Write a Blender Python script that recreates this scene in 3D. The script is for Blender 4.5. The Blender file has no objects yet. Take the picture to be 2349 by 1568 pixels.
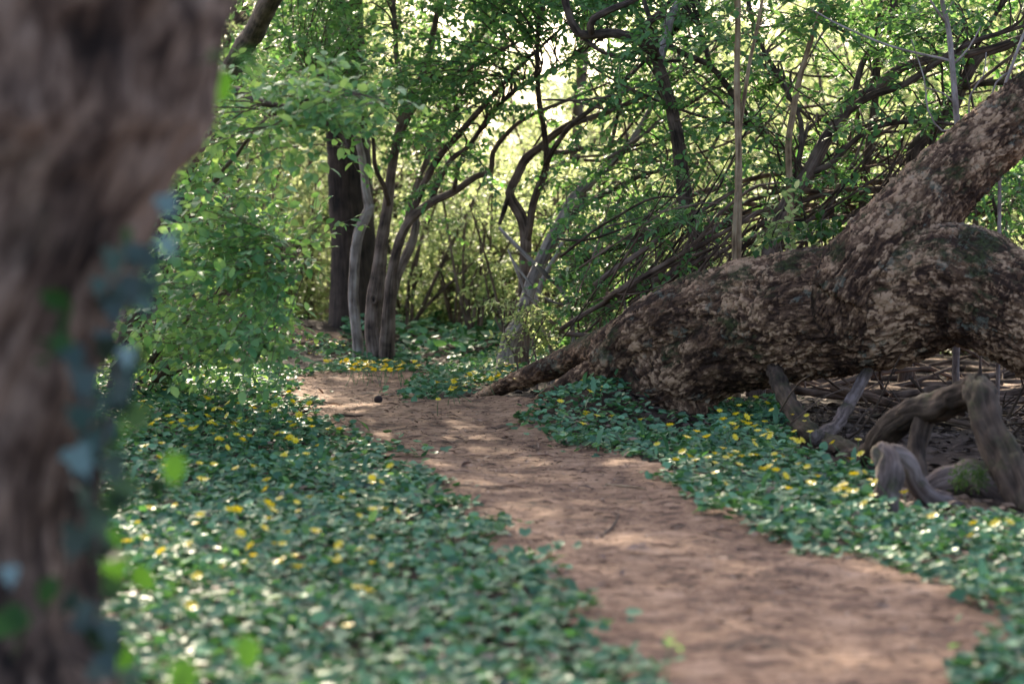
import bpy, math, random
import numpy as np
from mathutils import Vector

rng = np.random.default_rng(11)
random.seed(11)
SC = bpy.context.scene
COL = SC.collection

# ------------------------------------------------------------------ camera, sky, sun, exposure
F = 5546.0                 # focal length in units of a 2349 x 1568 picture (85 mm on 36 mm)
CAM_H = 1.0
YH = 480.0                 # horizon line
PITCH = math.atan((784 - YH) / F)
cd = bpy.data.cameras.new("camera")
cam = bpy.data.objects.new("camera", cd)
COL.objects.link(cam)
cam.location = (0, 0, CAM_H)
cam.rotation_euler = (math.pi / 2 - PITCH, 0, 0)
cd.sensor_width = 36
cd.lens = 85
cd.clip_start = 0.05
cd.clip_end = 2000
cd.dof.use_dof = True
cd.dof.focus_distance = 12.0
cd.dof.aperture_fstop = 2.9
cd.dof.aperture_blades = 0
SC.camera = cam

SUN_EL = math.radians(28)
SUN_AZ = math.radians(10)      # towards -X from +Y
w = bpy.data.worlds.new("World")
SC.world = w
w.use_nodes = True
nt = w.node_tree
bg = nt.nodes["Background"]
sky = nt.nodes.new("ShaderNodeTexSky")
sky.sky_type = 'NISHITA'
sky.sun_disc = False
sky.sun_elevation = SUN_EL
sky.sun_rotation = -SUN_AZ
sky.air_density = .65
sky.dust_density = 3.0
sky.ozone_density = .2
nt.links.new(sky.outputs[0], bg.inputs[0])
bg.inputs[1].default_value = 0.15
sun_dir = Vector((-math.sin(SUN_AZ) * math.cos(SUN_EL), math.cos(SUN_AZ) * math.cos(SUN_EL), math.sin(SUN_EL)))
sd = bpy.data.lights.new("sun", 'SUN')
sd.energy = 5.0
sd.angle = math.radians(0.5)
sd.color = (1.0, 0.86, 0.66)
so = bpy.data.objects.new("sun", sd)
COL.objects.link(so)
so.rotation_euler = (-sun_dir).to_track_quat('-Z', 'Y').to_euler()
SC.view_settings.view_transform = 'Standard'
SC.view_settings.look = 'None'
SC.view_settings.gamma = 1
SC.view_settings.exposure = 1.95
cy = SC.cycles
cy.use_denoising = True
cy.use_adaptive_sampling = False
cy.max_bounces = 7
cy.diffuse_bounces = 4
cy.glossy_bounces = 2
cy.transmission_bounces = 5
cy.sample_clamp_indirect = 8

# ------------------------------------------------------------------ projection helpers
_cp, _sp = math.cos(PITCH), math.sin(PITCH)

def P(px, py, Y):
    """the place at distance Y that the photograph shows at px, py"""
    cx = (px - 1174.5) / F
    c = (784 - py) / F
    d = (cx, _cp + c * _sp, -_sp + c * _cp)
    t = Y / d[1]
    return np.array((d[0] * t, Y, CAM_H + d[2] * t))

def PX(p):
    """picture coordinates of world points (N,3)"""
    x, y, z = p[:, 0], p[:, 1], p[:, 2] - CAM_H
    dep = y * _cp - z * _sp
    up = y * _sp + z * _cp
    return 1174.5 + F * x / dep, 784 - F * up / dep

# ------------------------------------------------------------------ noise
_perm = np.random.default_rng(3).permutation(256)
_perm = np.concatenate([_perm, _perm])
_val = np.random.default_rng(4).random(256) * 2 - 1

def noise3(p):
    """value noise, -1..1, p (N,3)"""
    i = np.floor(p).astype(int)
    f = p - i
    f = f * f * (3 - 2 * f)
    i &= 255
    X, Y, Z = i[:, 0], i[:, 1], i[:, 2]
    X1, Y1, Z1 = (X + 1) & 255, (Y + 1) & 255, (Z + 1) & 255
    def h(a, b, c):
        return _val[_perm[_perm[_perm[a] + b] + c]]
    def l(a, b, t):
        return a + (b - a) * t
    fx, fy, fz = f[:, 0], f[:, 1], f[:, 2]
    return l(l(l(h(X, Y, Z), h(X1, Y, Z), fx), l(h(X, Y1, Z), h(X1, Y1, Z), fx), fy),
             l(l(h(X, Y, Z1), h(X1, Y, Z1), fx), l(h(X, Y1, Z1), h(X1, Y1, Z1), fx), fy), fz)

def fbm(p, octv=4, gain=0.5):
    s, a, n = 0, 1.0, 0
    for _ in range(octv):
        s = s + a * noise3(p)
        n += a
        p = p * 2.03 + 17.3
        a *= gain
    return s / n

def voronoi(p):
    """cellular noise: (F1, F2, random of the nearest cell)"""
    i = np.floor(p).astype(int)
    f = p - i
    n = len(p)
    d1 = np.full(n, 9.0); d2 = np.full(n, 9.0); idv = np.zeros(n)
    for a in (-1, 0, 1):
        for b in (-1, 0, 1):
            for c in (-1, 0, 1):
                X, Y, Z = (i[:, 0] + a) & 255, (i[:, 1] + b) & 255, (i[:, 2] + c) & 255
                k = _perm[_perm[_perm[X] + Y] + Z]
                ox = _val[k] * .5 + .5; oy = _val[_perm[k]] * .5 + .5; oz = _val[_perm[_perm[k] + 5]] * .5 + .5
                d = (a + ox - f[:, 0]) ** 2 + (b + oy - f[:, 1]) ** 2 + (c + oz - f[:, 2]) ** 2
                nw = d < d1
                d2 = np.where(nw, d1, np.minimum(d2, d))
                idv = np.where(nw, _val[_perm[k + 9]] * .5 + .5, idv)
                d1 = np.where(nw, d, d1)
    return np.sqrt(d1), np.sqrt(d2), idv

# ------------------------------------------------------------------ mesh builder
class MB:
    """collects shapes; build() links them as ONE mesh object"""
    def __init__(self):
        self.v, self.f3, self.f4, self.bk, self.rv, self.n = [], [], [], [], [], 0
    def add(self, v, f3=None, f4=None, bk=None, rv=None):
        v = np.asarray(v, float)
        m = len(v)
        self.v.append(v)
        if f3 is not None and len(f3): self.f3.append(np.asarray(f3) + self.n)
        if f4 is not None and len(f4): self.f4.append(np.asarray(f4) + self.n)
        self.bk.append(v if bk is None else bk)
        self.rv.append(np.zeros(m) if rv is None else rv)
        self.n += m
    def build(self, name, mat, parent=None, smooth=True, origin=None):
        me = bpy.data.meshes.new(name)
        if self.n:
            v = np.concatenate(self.v)
            if origin is not None: v = v - np.asarray(origin)
            f3 = np.concatenate(self.f3) if self.f3 else np.zeros((0, 3), int)
            f4 = np.concatenate(self.f4) if self.f4 else np.zeros((0, 4), int)
            nl = f3.size + f4.size
            np_ = len(f3) + len(f4)
            me.vertices.add(len(v)); me.vertices.foreach_set("co", v.astype(np.float32).ravel())
            me.loops.add(nl); me.loops.foreach_set("vertex_index", np.concatenate([f3.ravel(), f4.ravel()]).astype(np.int32))
            me.polygons.add(np_)
            st = np.concatenate([np.arange(len(f3)) * 3, f3.size + np.arange(len(f4)) * 4])
            me.polygons.foreach_set("loop_start", st.astype(np.int32))
            me.polygons.foreach_set("use_smooth", np.full(np_, smooth))
            a = me.attributes.new("bk", 'FLOAT_VECTOR', 'POINT')
            a.data.foreach_set("vector", np.concatenate(self.bk).astype(np.float32).ravel())
            a = me.attributes.new("rv", 'FLOAT', 'POINT')
            a.data.foreach_set("value", np.concatenate(self.rv).astype(np.float32))
            me.update(calc_edges=True)
            me.validate()
        if mat: me.materials.append(mat)
        o = bpy.data.objects.new(name, me)
        COL.objects.link(o)
        if parent: o.parent = parent
        return o

def catmull(pts, rad, step):
    """smooth polyline through points, resampled about every 'step'"""
    pts = np.asarray(pts, float); rad = np.asarray(rad, float)
    n = len(pts)
    P0 = np.vstack([2 * pts[0] - pts[1], pts, 2 * pts[-1] - pts[-2]])
    out, ro = [], []
    for i in range(n - 1):
        a, b, c, d = P0[i], P0[i + 1], P0[i + 2], P0[i + 3]
        k = max(1, int(np.linalg.norm(c - b) / step + .5))
        t = (np.arange(k) / k)[:, None]
        out.append(.5 * (2 * b + (c - a) * t + (2 * a - 5 * b + 4 * c - d) * t ** 2 + (3 * b - a - 3 * c + d) * t ** 3))
        ro.append(rad[i] + (rad[i + 1] - rad[i]) * t[:, 0])
    out.append(pts[-1:]); ro.append(rad[-1:])
    return np.vstack(out), np.concatenate(ro)

def frames(pts):
    t = np.gradient(pts, axis=0)
    t /= np.linalg.norm(t, axis=1)[:, None] + 1e-12
    u = np.zeros_like(pts)
    a = np.array((0, 0, 1.0)) if abs(t[0, 2]) < .9 else np.array((1.0, 0, 0))
    x = a - t[0] * a.dot(t[0]); u[0] = x / np.linalg.norm(x)
    for i in range(1, len(pts)):
        x = u[i - 1] - t[i] * u[i - 1].dot(t[i])
        u[i] = x / (np.linalg.norm(x) + 1e-12)
    return t, u, np.cross(t, u)

_cs = {}
def tube(mb, pts, rad, n=6, cap=True, disp=None, lump=0.0, level=False, jag=0.0):
    m = len(pts)
    t, u, v = frames(pts)
    if level:
        u = np.tile((1.0, 0, 0), (m, 1)); v = np.tile((0, -1.0, 0), (m, 1))
    if n not in _cs:
        th = np.arange(n) * 2 * math.pi / n
        _cs[n] = (np.cos(th), np.sin(th))
    c, s = _cs[n]
    rad = np.asarray(rad, float)
    L = np.concatenate([[0], np.cumsum(np.linalg.norm(np.diff(pts, axis=0), axis=1))])
    off = rng.random(3) * 40
    bk = np.empty((m, n, 3))
    bk[:, :, 0] = rad[:, None] * c; bk[:, :, 1] = rad[:, None] * s; bk[:, :, 2] = L[:, None]
    bk = bk.reshape(-1, 3) + off
    rn = u[:, None] * c[None, :, None] + v[:, None] * s[None, :, None]
    R = np.repeat(rad[:, None], n, 1)
    if lump:
        q = bk.copy(); q = q / (rad.max() * 1.6 + 1e-6)
        R = R * (1 + lump * fbm(q, 2).reshape(m, n))
    if disp is not None:
        R = R + disp(bk, rn.reshape(-1, 3)).reshape(m, n)
    vv = pts[:, None] + rn * R[:, :, None]
    if jag:
        for q in (-2, -1):
            vv[q] = vv[q] + t[-1] * (rad[-2] * jag * rng.uniform(-.6, 1.0, n))[:, None]
    a = np.arange(m - 1)[:, None] * n + np.arange(n)[None]
    b = np.arange(m - 1)[:, None] * n + (np.arange(n)[None] + 1) % n
    f4 = np.stack([a, b, b + n, a + n], -1).reshape(-1, 4)
    vv = vv.reshape(-1, 3)
    rvv = np.full(len(vv), rng.random())
    f3 = None
    if cap:
        k = np.arange(n); k1 = (k + 1) % n
        e = m * n
        f3 = np.concatenate([np.stack([k1, k, np.full(n, e)], -1), np.stack([(m - 1) * n + k, (m - 1) * n + k1, np.full(n, e + 1)], -1)])
        vv = np.vstack([vv, pts[0], pts[-1]])
        bk = np.vstack([bk, bk[0], bk[-1]]); rvv = np.append(rvv, [rvv[0]] * 2)
    mb.add(vv, f3, f4, bk, rvv)

# leaf templates: x along the leaf, y across, z up
def _t(v, f3=(), f4=()):
    return np.array(v, float), np.array(f3, int).reshape(-1, 3), np.array(f4, int).reshape(-1, 4)
OVAL = _t([(0, 0, 0), (.28, .21, .05), (.28, -.21, .05), (.28, 0, 0), (.66, .19, .02), (.66, -.19, .02), (.66, 0, -.03), (1, 0, -.12)],
          [(0, 3, 1), (0, 2, 3), (4, 6, 7), (6, 5, 7)], [(1, 3, 6, 4), (3, 2, 5, 6)])
DIAM = _t([(0, 0, 0), (.45, .24, .06), (.45, -.24, .06), (1, 0, -.1), (.45, 0, 0)], [(0, 4, 1), (0, 2, 4), (1, 4, 3), (4, 2, 3)])
_h = [(.0, 0), (-.14, .2), (-.1, .4), (.15, .52), (.5, .46), (.8, .25), (.92, 0)]
HEART = _t([(.25, 0, -.06)] + [(x, y, .05 + .10 * abs(y)) for x, y in _h] + [(x, -y, .05 + .10 * abs(y)) for x, y in _h[1:-1]],
           [(0, k + 1, k) for k in range(1, 7)] + [(0, 1, 8), (0, 8, 9), (0, 9, 10), (0, 10, 11), (0, 11, 12), (0, 12, 7)])
HEART = (HEART[0], HEART[1][:, ::-1] if False else HEART[1], HEART[2])
_i = [(0, 0), (-.12, .22), (.1, .5), (.3, .3), (.62, .34), (.6, .16), (1, 0)]
IVY = _t([(.25, 0, -.02)] + [(x, y, .05 * abs(y)) for x, y in _i] + [(x, -y, .05 * abs(y)) for x, y in _i[1:-1]],
         [(0, k + 1, k) for k in range(1, 7)] + [(0, 1, 8), (0, 8, 9), (0, 9, 10), (0, 10, 11), (0, 11, 12), (0, 12, 7)])
BLADE = _t([(0, 0, 0), (.3, .07, .22), (.3, -.07, .22), (.6, .085, .30), (.6, -.085, .30), (.85, .05, .26), (.85, -.05, .26), (1, 0, .16)],
           [(0, 2, 1), (5, 6, 7)], [(1, 2, 4, 3), (3, 4, 6, 5)])

def leaves(mb, pos, dr, up, size, tpl, width=1.0):
    tv, t3, t4 = tpl
    n = len(pos)
    if n == 0: return
    dr = dr / (np.linalg.norm(dr, axis=1)[:, None] + 1e-9)
    sd_ = np.cross(up, dr)
    sd_ /= np.linalg.norm(sd_, axis=1)[:, None] + 1e-9
    nr = np.cross(dr, sd_)
    s = np.asarray(size)[:, None, None]
    wv = np.broadcast_to(np.asarray(width, float), (n,))[:, None, None]
    v = pos[:, None] + s * (tv[None, :, 0:1] * dr[:, None] + wv * tv[None, :, 1:2] * sd_[:, None] + tv[None, :, 2:3] * nr[:, None])
    k = len(tv)
    off = (np.arange(n) * k)[:, None, None]
    f3 = (t3[None] + off).reshape(-1, 3) if len(t3) else None
    f4 = (t4[None] + off).reshape(-1, 4) if len(t4) else None
    mb.add(v.reshape(-1, 3), f3, f4, None, np.repeat(rng.random(n), k))

# ------------------------------------------------------------------ materials
def new_mat(name):
    m = bpy.data.materials.new(name); m.use_nodes = True
    t = m.node_tree
    for n in list(t.nodes): t.nodes.remove(n)
    out = t.nodes.new("ShaderNodeOutputMaterial")
    return m, t, out

def N(t, typ, **kw):
    n = t.nodes.new(typ)
    for k, v in kw.items():
        if k.startswith("i_"):
            n.inputs[k[2:].replace("_", " ")].default_value = v
        else:
            setattr(n, k, v)
    return n

def ramp(t, fac, stops):
    r = t.nodes.new("ShaderNodeValToRGB")
    e = r.color_ramp.elements
    while len(e) < len(stops): e.new(.5)
    for k, (p, c) in zip(e, stops):
        k.position = p; k.color = (c[0], c[1], c[2], 1) if len(c) == 3 else c
    t.links.new(fac, r.inputs[0])
    return r.outputs[0]

def mixc(t, fac, a, b):
    m = t.nodes.new("ShaderNodeMix"); m.data_type = 'RGBA'
    for s, x in ((0, fac), (6, a), (7, b)):
        if hasattr(x, "is_linked") or hasattr(x, "links"): t.links.new(x, m.inputs[s])
        elif s == 0: m.inputs[0].default_value = x
        else: m.inputs[s].default_value = (*x, 1)
    return m.outputs[2]

def leaf_mat(name, c0, c1, tr0, tr1, mix=.45, rough=.42, spec=.4, waxy=None):
    m, t, out = new_mat(name)
    a = N(t, "ShaderNodeAttribute", attribute_name="rv")
    base = ramp(t, a.outputs["Fac"], [(0, c0), (.8, c1), (1, [min(1, x * 1.5) for x in c1])])
    tr = ramp(t, a.outputs["Fac"], [(0, tr0), (1, tr1)])
    p = N(t, "ShaderNodeBsdfPrincipled")
    t.links.new(base, p.inputs["Base Color"])
    p.inputs["Roughness"].default_value = rough
    p.inputs["Specular IOR Level"].default_value = spec
    tl = N(t, "ShaderNodeBsdfTranslucent")
    t.links.new(tr, tl.inputs[0])
    mx = N(t, "ShaderNodeMixShader"); mx.inputs[0].default_value = mix
    front = p.outputs[0]
    if waxy is not None:      # matt leaf with a thin even sheen
        df = N(t, "ShaderNodeBsdfDiffuse"); t.links.new(base, df.inputs[0])
        gl = N(t, "ShaderNodeBsdfGlossy"); gl.inputs["Roughness"].default_value = rough
        m2 = N(t, "ShaderNodeMixShader"); m2.inputs[0].default_value = waxy
        t.links.new(df.outputs[0], m2.inputs[1]); t.links.new(gl.outputs[0], m2.inputs[2]); front = m2.outputs[0]
    t.links.new(front, mx.inputs[1]); t.links.new(tl.outputs[0], mx.inputs[2])
    t.links.new(mx.outputs[0], out.inputs[0])
    return m

def bark_mat(name, dark, mid, pale, sc=40, stretch=.14, bump=.6, moss=0.0, lichen=0.0, plates=False, rough=.9, stops=(.40, .51, .64)):
    """bark; grain runs along the stem by the 'bk' coordinates stored on the mesh"""
    m, t, out = new_mat(name)
    a = N(t, "ShaderNodeAttribute", attribute_name="bk")
    mp = N(t, "ShaderNodeMapping"); mp.inputs["Scale"].default_value = (1, 1, stretch)
    t.links.new(a.outputs["Vector"], mp.inputs[0])
    n1 = N(t, "ShaderNodeTexNoise"); n1.inputs["Scale"].default_value = sc; n1.inputs["Detail"].default_value = 5; n1.inputs["Roughness"].default_value = .65
    t.links.new(mp.outputs[0], n1.inputs["Vector"])
    n2 = N(t, "ShaderNodeTexNoise"); n2.inputs["Scale"].default_value = sc * .12; n2.inputs["Detail"].default_value = 3
    t.links.new(a.outputs["Vector"], n2.inputs["Vector"])
    fac = n1.outputs["Fac"]
    mth = N(t, "ShaderNodeMath", operation='MULTIPLY_ADD'); mth.inputs[1].default_value = .5
    t.links.new(n2.outputs["Fac"], mth.inputs[0])
    h = N(t, "ShaderNodeMath", operation='MULTIPLY'); h.inputs[1].default_value = .55
    t.links.new(fac, h.inputs[0]); t.links.new(h.outputs[0], mth.inputs[2])
    fsum = mth.outputs[0]
    if plates:
        rv = N(t, "ShaderNodeAttribute", attribute_name="rv")
        k = N(t, "ShaderNodeMath", operation='MULTIPLY_ADD'); k.inputs[1].default_value = .62; k.inputs[2].default_value = -.24
        t.links.new(rv.outputs["Fac"], k.inputs[0])
        ad = N(t, "ShaderNodeMath", operation='ADD')
        t.links.new(k.outputs[0], ad.inputs[0]); t.links.new(fsum, ad.inputs[1])
        fsum = ad.outputs[0]
    col = ramp(t, fsum, list(zip(stops, (dark, mid, pale))))
    if lichen:
        n3 = N(t, "ShaderNodeTexNoise"); n3.inputs["Scale"].default_value = 30; n3.inputs["Detail"].default_value = 5; n3.inputs["Roughness"].default_value = .75
        t.links.new(a.outputs["Vector"], n3.inputs["Vector"])
        n4 = N(t, "ShaderNodeTexNoise"); n4.inputs["Scale"].default_value = 6.5; n4.inputs["Detail"].default_value = 2
        t.links.new(a.outputs["Vector"], n4.inputs["Vector"])
        mm = N(t, "ShaderNodeMath", operation='MULTIPLY'); t.links.new(n3.outputs["Fac"], mm.inputs[0]); t.links.new(n4.outputs["Fac"], mm.inputs[1])
        lf = ramp(t, mm.outputs[0], [(.33, (0, 0, 0)), (.37, (lichen,) * 3)])
        col = mixc(t, lf, col, (.25, .27, .205))
    if moss:
        n5 = N(t, "ShaderNodeTexNoise"); n5.inputs["Scale"].default_value = 4.2; n5.inputs["Detail"].default_value = 6; n5.inputs["Roughness"].default_value = .7
        t.links.new(a.outputs["Vector"], n5.inputs["Vector"])
        g = N(t, "ShaderNodeNewGeometry"); sx = N(t, "ShaderNodeSeparateXYZ")
        t.links.new(g.outputs["Normal"], sx.inputs[0])
        k = N(t, "ShaderNodeMath", operation='MULTIPLY_ADD'); k.inputs[1].default_value = .09
        t.links.new(sx.outputs[2], k.inputs[0]); t.links.new(n5.outputs["Fac"], k.inputs[2])
        mf = ramp(t, k.outputs[0], [(.56, (0, 0, 0)), (.66, (moss,) * 3)])
        n6 = N(t, "ShaderNodeTexNoise"); n6.inputs["Scale"].default_value = 60
        t.links.new(a.outputs["Vector"], n6.inputs["Vector"])
        mc = ramp(t, n6.outputs["Fac"], [(.35, (.016, .016, .006)), (.65, (.05, .055, .015))])
        col = mixc(t, mf, col, mc)
    p = N(t, "ShaderNodeBsdfPrincipled")
    t.links.new(col, p.inputs["Base Color"])
    p.inputs["Roughness"].default_value = rough
    p.inputs["Specular IOR Level"].default_value = .25
    b = N(t, "ShaderNodeBump"); b.inputs["Strength"].default_value = bump; b.inputs["Distance"].default_value = .012
    t.links.new(n1.outputs["Fac"], b.inputs["Height"])
    t.links.new(b.outputs[0], p.inputs["Normal"])
    t.links.new(p.outputs[0], out.inputs[0])
    return m

def soil_mat(name, stops, scales, bump, dist=.02):
    m, t, out = new_mat(name)
    tc = N(t, "ShaderNodeTexCoord")
    n1 = N(t, "ShaderNodeTexNoise"); n1.inputs["Scale"].default_value = scales[0]; n1.inputs["Detail"].default_value = 8; n1.inputs["Roughness"].default_value = .68
    n2 = N(t, "ShaderNodeTexNoise"); n2.inputs["Scale"].default_value = scales[1]; n2.inputs["Detail"].default_value = 6; n2.inputs["Roughness"].default_value = .7
    n3 = N(t, "ShaderNodeTexVoronoi"); n3.inputs["Scale"].default_value = scales[2]
    for n in (n1, n2, n3): t.links.new(tc.outputs["Object"], n.inputs["Vector"])
    m1 = N(t, "ShaderNodeMath", operation='MULTIPLY_ADD'); m1.inputs[1].default_value = .5
    n4 = N(t, "ShaderNodeTexNoise"); n4.inputs["Scale"].default_value = scales[1] * .33; n4.inputs["Detail"].default_value = 5; n4.inputs["Roughness"].default_value = .75
    t.links.new(tc.outputs["Object"], n4.inputs["Vector"])
    n24 = N(t, "ShaderNodeMath", operation='ADD'); t.links.new(n2.outputs["Fac"], n24.inputs[0]); t.links.new(n4.outputs["Fac"], n24.inputs[1])
    h = N(t, "ShaderNodeMath", operation='MULTIPLY'); h.inputs[1].default_value = .36
    m1.inputs[1].default_value = .28
    t.links.new(n24.outputs[0], h.inputs[0]); t.links.new(n1.outputs["Fac"], m1.inputs[0]); t.links.new(h.outputs[0], m1.inputs[2])
    col = ramp(t, m1.outputs[0], stops)
    sp = N(t, "ShaderNodeMath", operation='LESS_THAN'); sp.inputs[1].default_value = .13
    t.links.new(n3.outputs["Distance"], sp.inputs[0])
    sc = N(t, "ShaderNodeMath", operation='MULTIPLY'); sc.inputs[1].default_value = .55
    t.links.new(sp.outputs[0], sc.inputs[0])
    cc = ramp(t, n3.outputs["Color"], [(.3, (.05, .03, .025)), (.7, (.38, .28, .21))])
    col = mixc(t, sc.outputs[0], col, cc)
    p = N(t, "ShaderNodeBsdfPrincipled"); t.links.new(col, p.inputs["Base Color"])
    p.inputs["Roughness"].default_value = .95; p.inputs["Specular IOR Level"].default_value = .15
    b = N(t, "ShaderNodeBump"); b.inputs["Strength"].default_value = bump; b.inputs["Distance"].default_value = dist
    t.links.new(m1.outputs[0], b.inputs["Height"]); t.links.new(b.outputs[0], p.inputs["Normal"])
    t.links.new(p.outputs[0], out.inputs[0])
    return m

def plain_mat(name, col, rough=.6, trans=None):
    m, t, out = new_mat(name)
    n = N(t, "ShaderNodeTexNoise"); n.inputs["Scale"].default_value = 30
    tc = N(t, "ShaderNodeTexCoord"); t.links.new(tc.outputs["Object"], n.inputs["Vector"])
    c = ramp(t, n.outputs["Fac"], [(.3, [x * .75 for x in col]), (.7, col)])
    p = N(t, "ShaderNodeBsdfPrincipled"); t.links.new(c, p.inputs["Base Color"]); p.inputs["Roughness"].default_value = rough
    if trans:
        tl = N(t, "ShaderNodeBsdfTranslucent"); t.links.new(c, tl.inputs[0])
        mx = N(t, "ShaderNodeMixShader"); mx.inputs[0].default_value = trans
        t.links.new(p.outputs[0], mx.inputs[1]); t.links.new(tl.outputs[0], mx.inputs[2]); t.links.new(mx.outputs[0], out.inputs[0])
    else:
        t.links.new(p.outputs[0], out.inputs[0])
    return m

M = dict(
    leaf=leaf_mat("shrub_leaf", (.055, .145, .05), (.12, .235, .085), (.10, .27, .05), (.24, .42, .10), .45, .5, .3),
    leaf_bright=leaf_mat("spring_leaf", (.08, .17, .03), (.16, .26, .05), (.38, .50, .17), (.64, .68, .35), .55, .5, .3),
    leaf_left=leaf_mat("bush_leaf", (.06, .17, .065), (.145, .29, .12), (.16, .36, .07), (.40, .56, .13), .42, .5, .3),
    cover=leaf_mat("celandine_leaf", (.028, .09, .045), (.115, .235, .12), (.05, .17, .04), (.13, .30, .06),   .2, .36, waxy=.042),
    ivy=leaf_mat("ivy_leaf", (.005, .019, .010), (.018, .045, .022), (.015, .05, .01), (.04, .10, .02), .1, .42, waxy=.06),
    young=leaf_mat("young_leaf", (.022, .065, .012), (.04, .09, .02), (.03, .10, .008), (.06, .15, .012), .35, .5, .2),
    near_bark=bark_mat("near_bark", (.020, .012, .009), (.10, .06, .042), (.29, .19, .135), 36, .24, 1.0, moss=.25, stops=(.42, .51, .61)),
    fallen=bark_mat("fallen_bark", (.034, .016, .009), (.145, .076, .042), (.46, .275, .16), 90, .3, .9, moss=.9, lichen=.32, plates=True, stops=(.36, .50, .68)),
    big=bark_mat("dark_bark", (.012, .008, .006), (.04, .025, .018), (.075, .048, .035), 55, .10, 1.0),
    pale=bark_mat("pale_bark", (.09, .068, .055), (.26, .20, .165), (.44, .37, .32), 75, .05, 1.0),
    stem=bark_mat("stem_bark", (.035, .023, .017), (.125, .082, .06), (.24, .17, .13), 80, .05, 1.0),
    dark=bark_mat("dark_stem_bark", (.022, .014, .010), (.075, .049, .036), (.16, .11, .083), 110, .08, .8),  # darker brown bark for stems, limbs and twigs
    straw=bark_mat("straw_bark", (.11, .065, .035), (.29, .185, .105), (.42, .30, .18), 110, .03, .8),
    sapling=bark_mat("sapling_bark", (.16, .12, .10), (.28, .22, .19), (.40, .33, .29), 60, .3, .4),
    dead=bark_mat("dead_wood", (.014, .008, .005), (.05, .030, .019), (.11, .07, .047), 60, .12, .9, moss=.5),
    deadpale=bark_mat("dead_pale_wood", (.04, .026, .021), (.125, .085, .069), (.26, .19, .16), 60, .12, .8, moss=.7),
    vine=bark_mat("dead_vine", (.028, .016, .011), (.12, .073, .05), (.25, .165, .12), 90, .05, 1.0),
    soil=soil_mat("soil", [(.3, (.012, .008, .006)), (.5, (.034, .021, .015)), (.7, (.075, .05, .036))], (2.5, 26, 60), .9),
    path=soil_mat("path_earth", [(.40, (.022, .013, .010)), (.465, (.10, .053, .034)), (.52, (.205, .120, .074)), (.62, (.32, .21, .145))], (2.3, 19, 48), .65, .02),
    petal=plain_mat("yellow_petal", (.92, .70, .02), .35, .3),
    stalk=plain_mat("flower_stalk", (.07, .16, .04), .5),
    chip=plain_mat("wood_chip", (.32, .22, .16), .9),
    crumb=plain_mat("dark_crumb", (.045, .028, .022), .95),
    dryleaf=plain_mat("dry_leaf", (.24, .15, .105), .9),
    ball=plain_mat("nut_and_hole_shade", (.035, .02, .016), .9),
    shed=plain_mat("weathered_board", (.16, .12, .14), .9),
    roofm=plain_mat("shed_roof", (.14, .10, .10), .9),
    broken=plain_mat("broken_wood", (.20, .10, .07), .95),
)

# ------------------------------------------------------------------ tagging
def tag(o, label, cat, group=None):
    o["label"] = label; o["category"] = cat
    if group: o["group"] = group
    return o

def thing(name, loc, label, cat, group=None):
    o = bpy.data.objects.new(name, None); COL.objects.link(o)
    o.empty_display_size = .1
    o.location = loc
    return tag(o, label, cat, group)

# ------------------------------------------------------------------ terrain
def gz(x, y):
    x = np.asarray(x, float); y = np.asarray(y, float)
    p = np.stack([x * .5, y * .5, np.zeros_like(x)], -1).reshape(-1, 3)
    z = .03 * fbm(p, 3).reshape(x.shape) * np.clip((np.hypot(x, y - 8) - 0) / 4, .2, 1)
    z = z + .15 * np.exp(-((x - .42) ** 2 / .07 + (y - 11.35) ** 2 / .25))
    z = z + .05 * np.exp(-((x - .2) ** 2 / .05 + (y - 12.2) ** 2 / .3))
    z = z + .20 * np.exp(-((x + 2.0) ** 2 / 1.0 + (y - 18) ** 2 / 2.2))
    z = z + .12 * np.clip((-x - 1.0), 0, 2) * np.exp(-((y - 8) / 6) ** 2)
    z = z + .006 * np.clip(y - 20, 0, 60)
    return z

def gz1(x, y): return float(gz(np.array([x]), np.array([y]))[0])

def onground(px, py, h=0.0):
    """ground point (raised by h) that the photograph shows at px, py"""
    Y = F * 1.0 / max(py - YH, 60)
    for _ in range(12):
        p = P(px, py, Y)
        e = p[2] - (gz1(p[0], p[1]) + h)
        Y += e * Y / (CAM_H + .0) * .8
    p = P(px, py, Y)
    return p

def inpoly(px, py, poly):
    poly = np.asarray(poly, float)
    r = np.zeros(len(px), bool)
    j = len(poly) - 1
    for i in range(len(poly)):
        xi, yi = poly[i]; xj, yj = poly[j]
        c = ((yi > py) != (yj > py)) & (px < (xj - xi) * (py - yi) / (yj - yi + 1e-12) + xi)
        r ^= c; j = i
    return r

PATH_L = [(745, 857), (690, 872), (668, 898), (690, 928), (728, 950), (772, 974), (832, 1006), (905, 1052), (975, 1102), (1040, 1152), (1100, 1202),
          (1160, 1252), (1212, 1302), (1270, 1352), (1322, 1402), (1372, 1452), (1420, 1510), (1450, 1568), (1560, 1750), (1640, 2000)]
PATH_R = [(960, 858), (990, 866), (962, 884), (946, 904), (955, 924), (1060, 920), (1160, 915), (1235, 920), (1215, 940), (1205, 962), (1260, 992), (1300, 1022), (1405, 1046), (1475, 1074), (1522, 1102),
          (1590, 1152), (1680, 1202), (1810, 1252), (1960, 1302), (2150, 1352), (2280, 1402), (2320, 1440), (2270, 1485), (2235, 1530), (2190, 1568), (2200, 1750), (2260, 2000)]
PATH = PATH_L + PATH_R[::-1]

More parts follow.
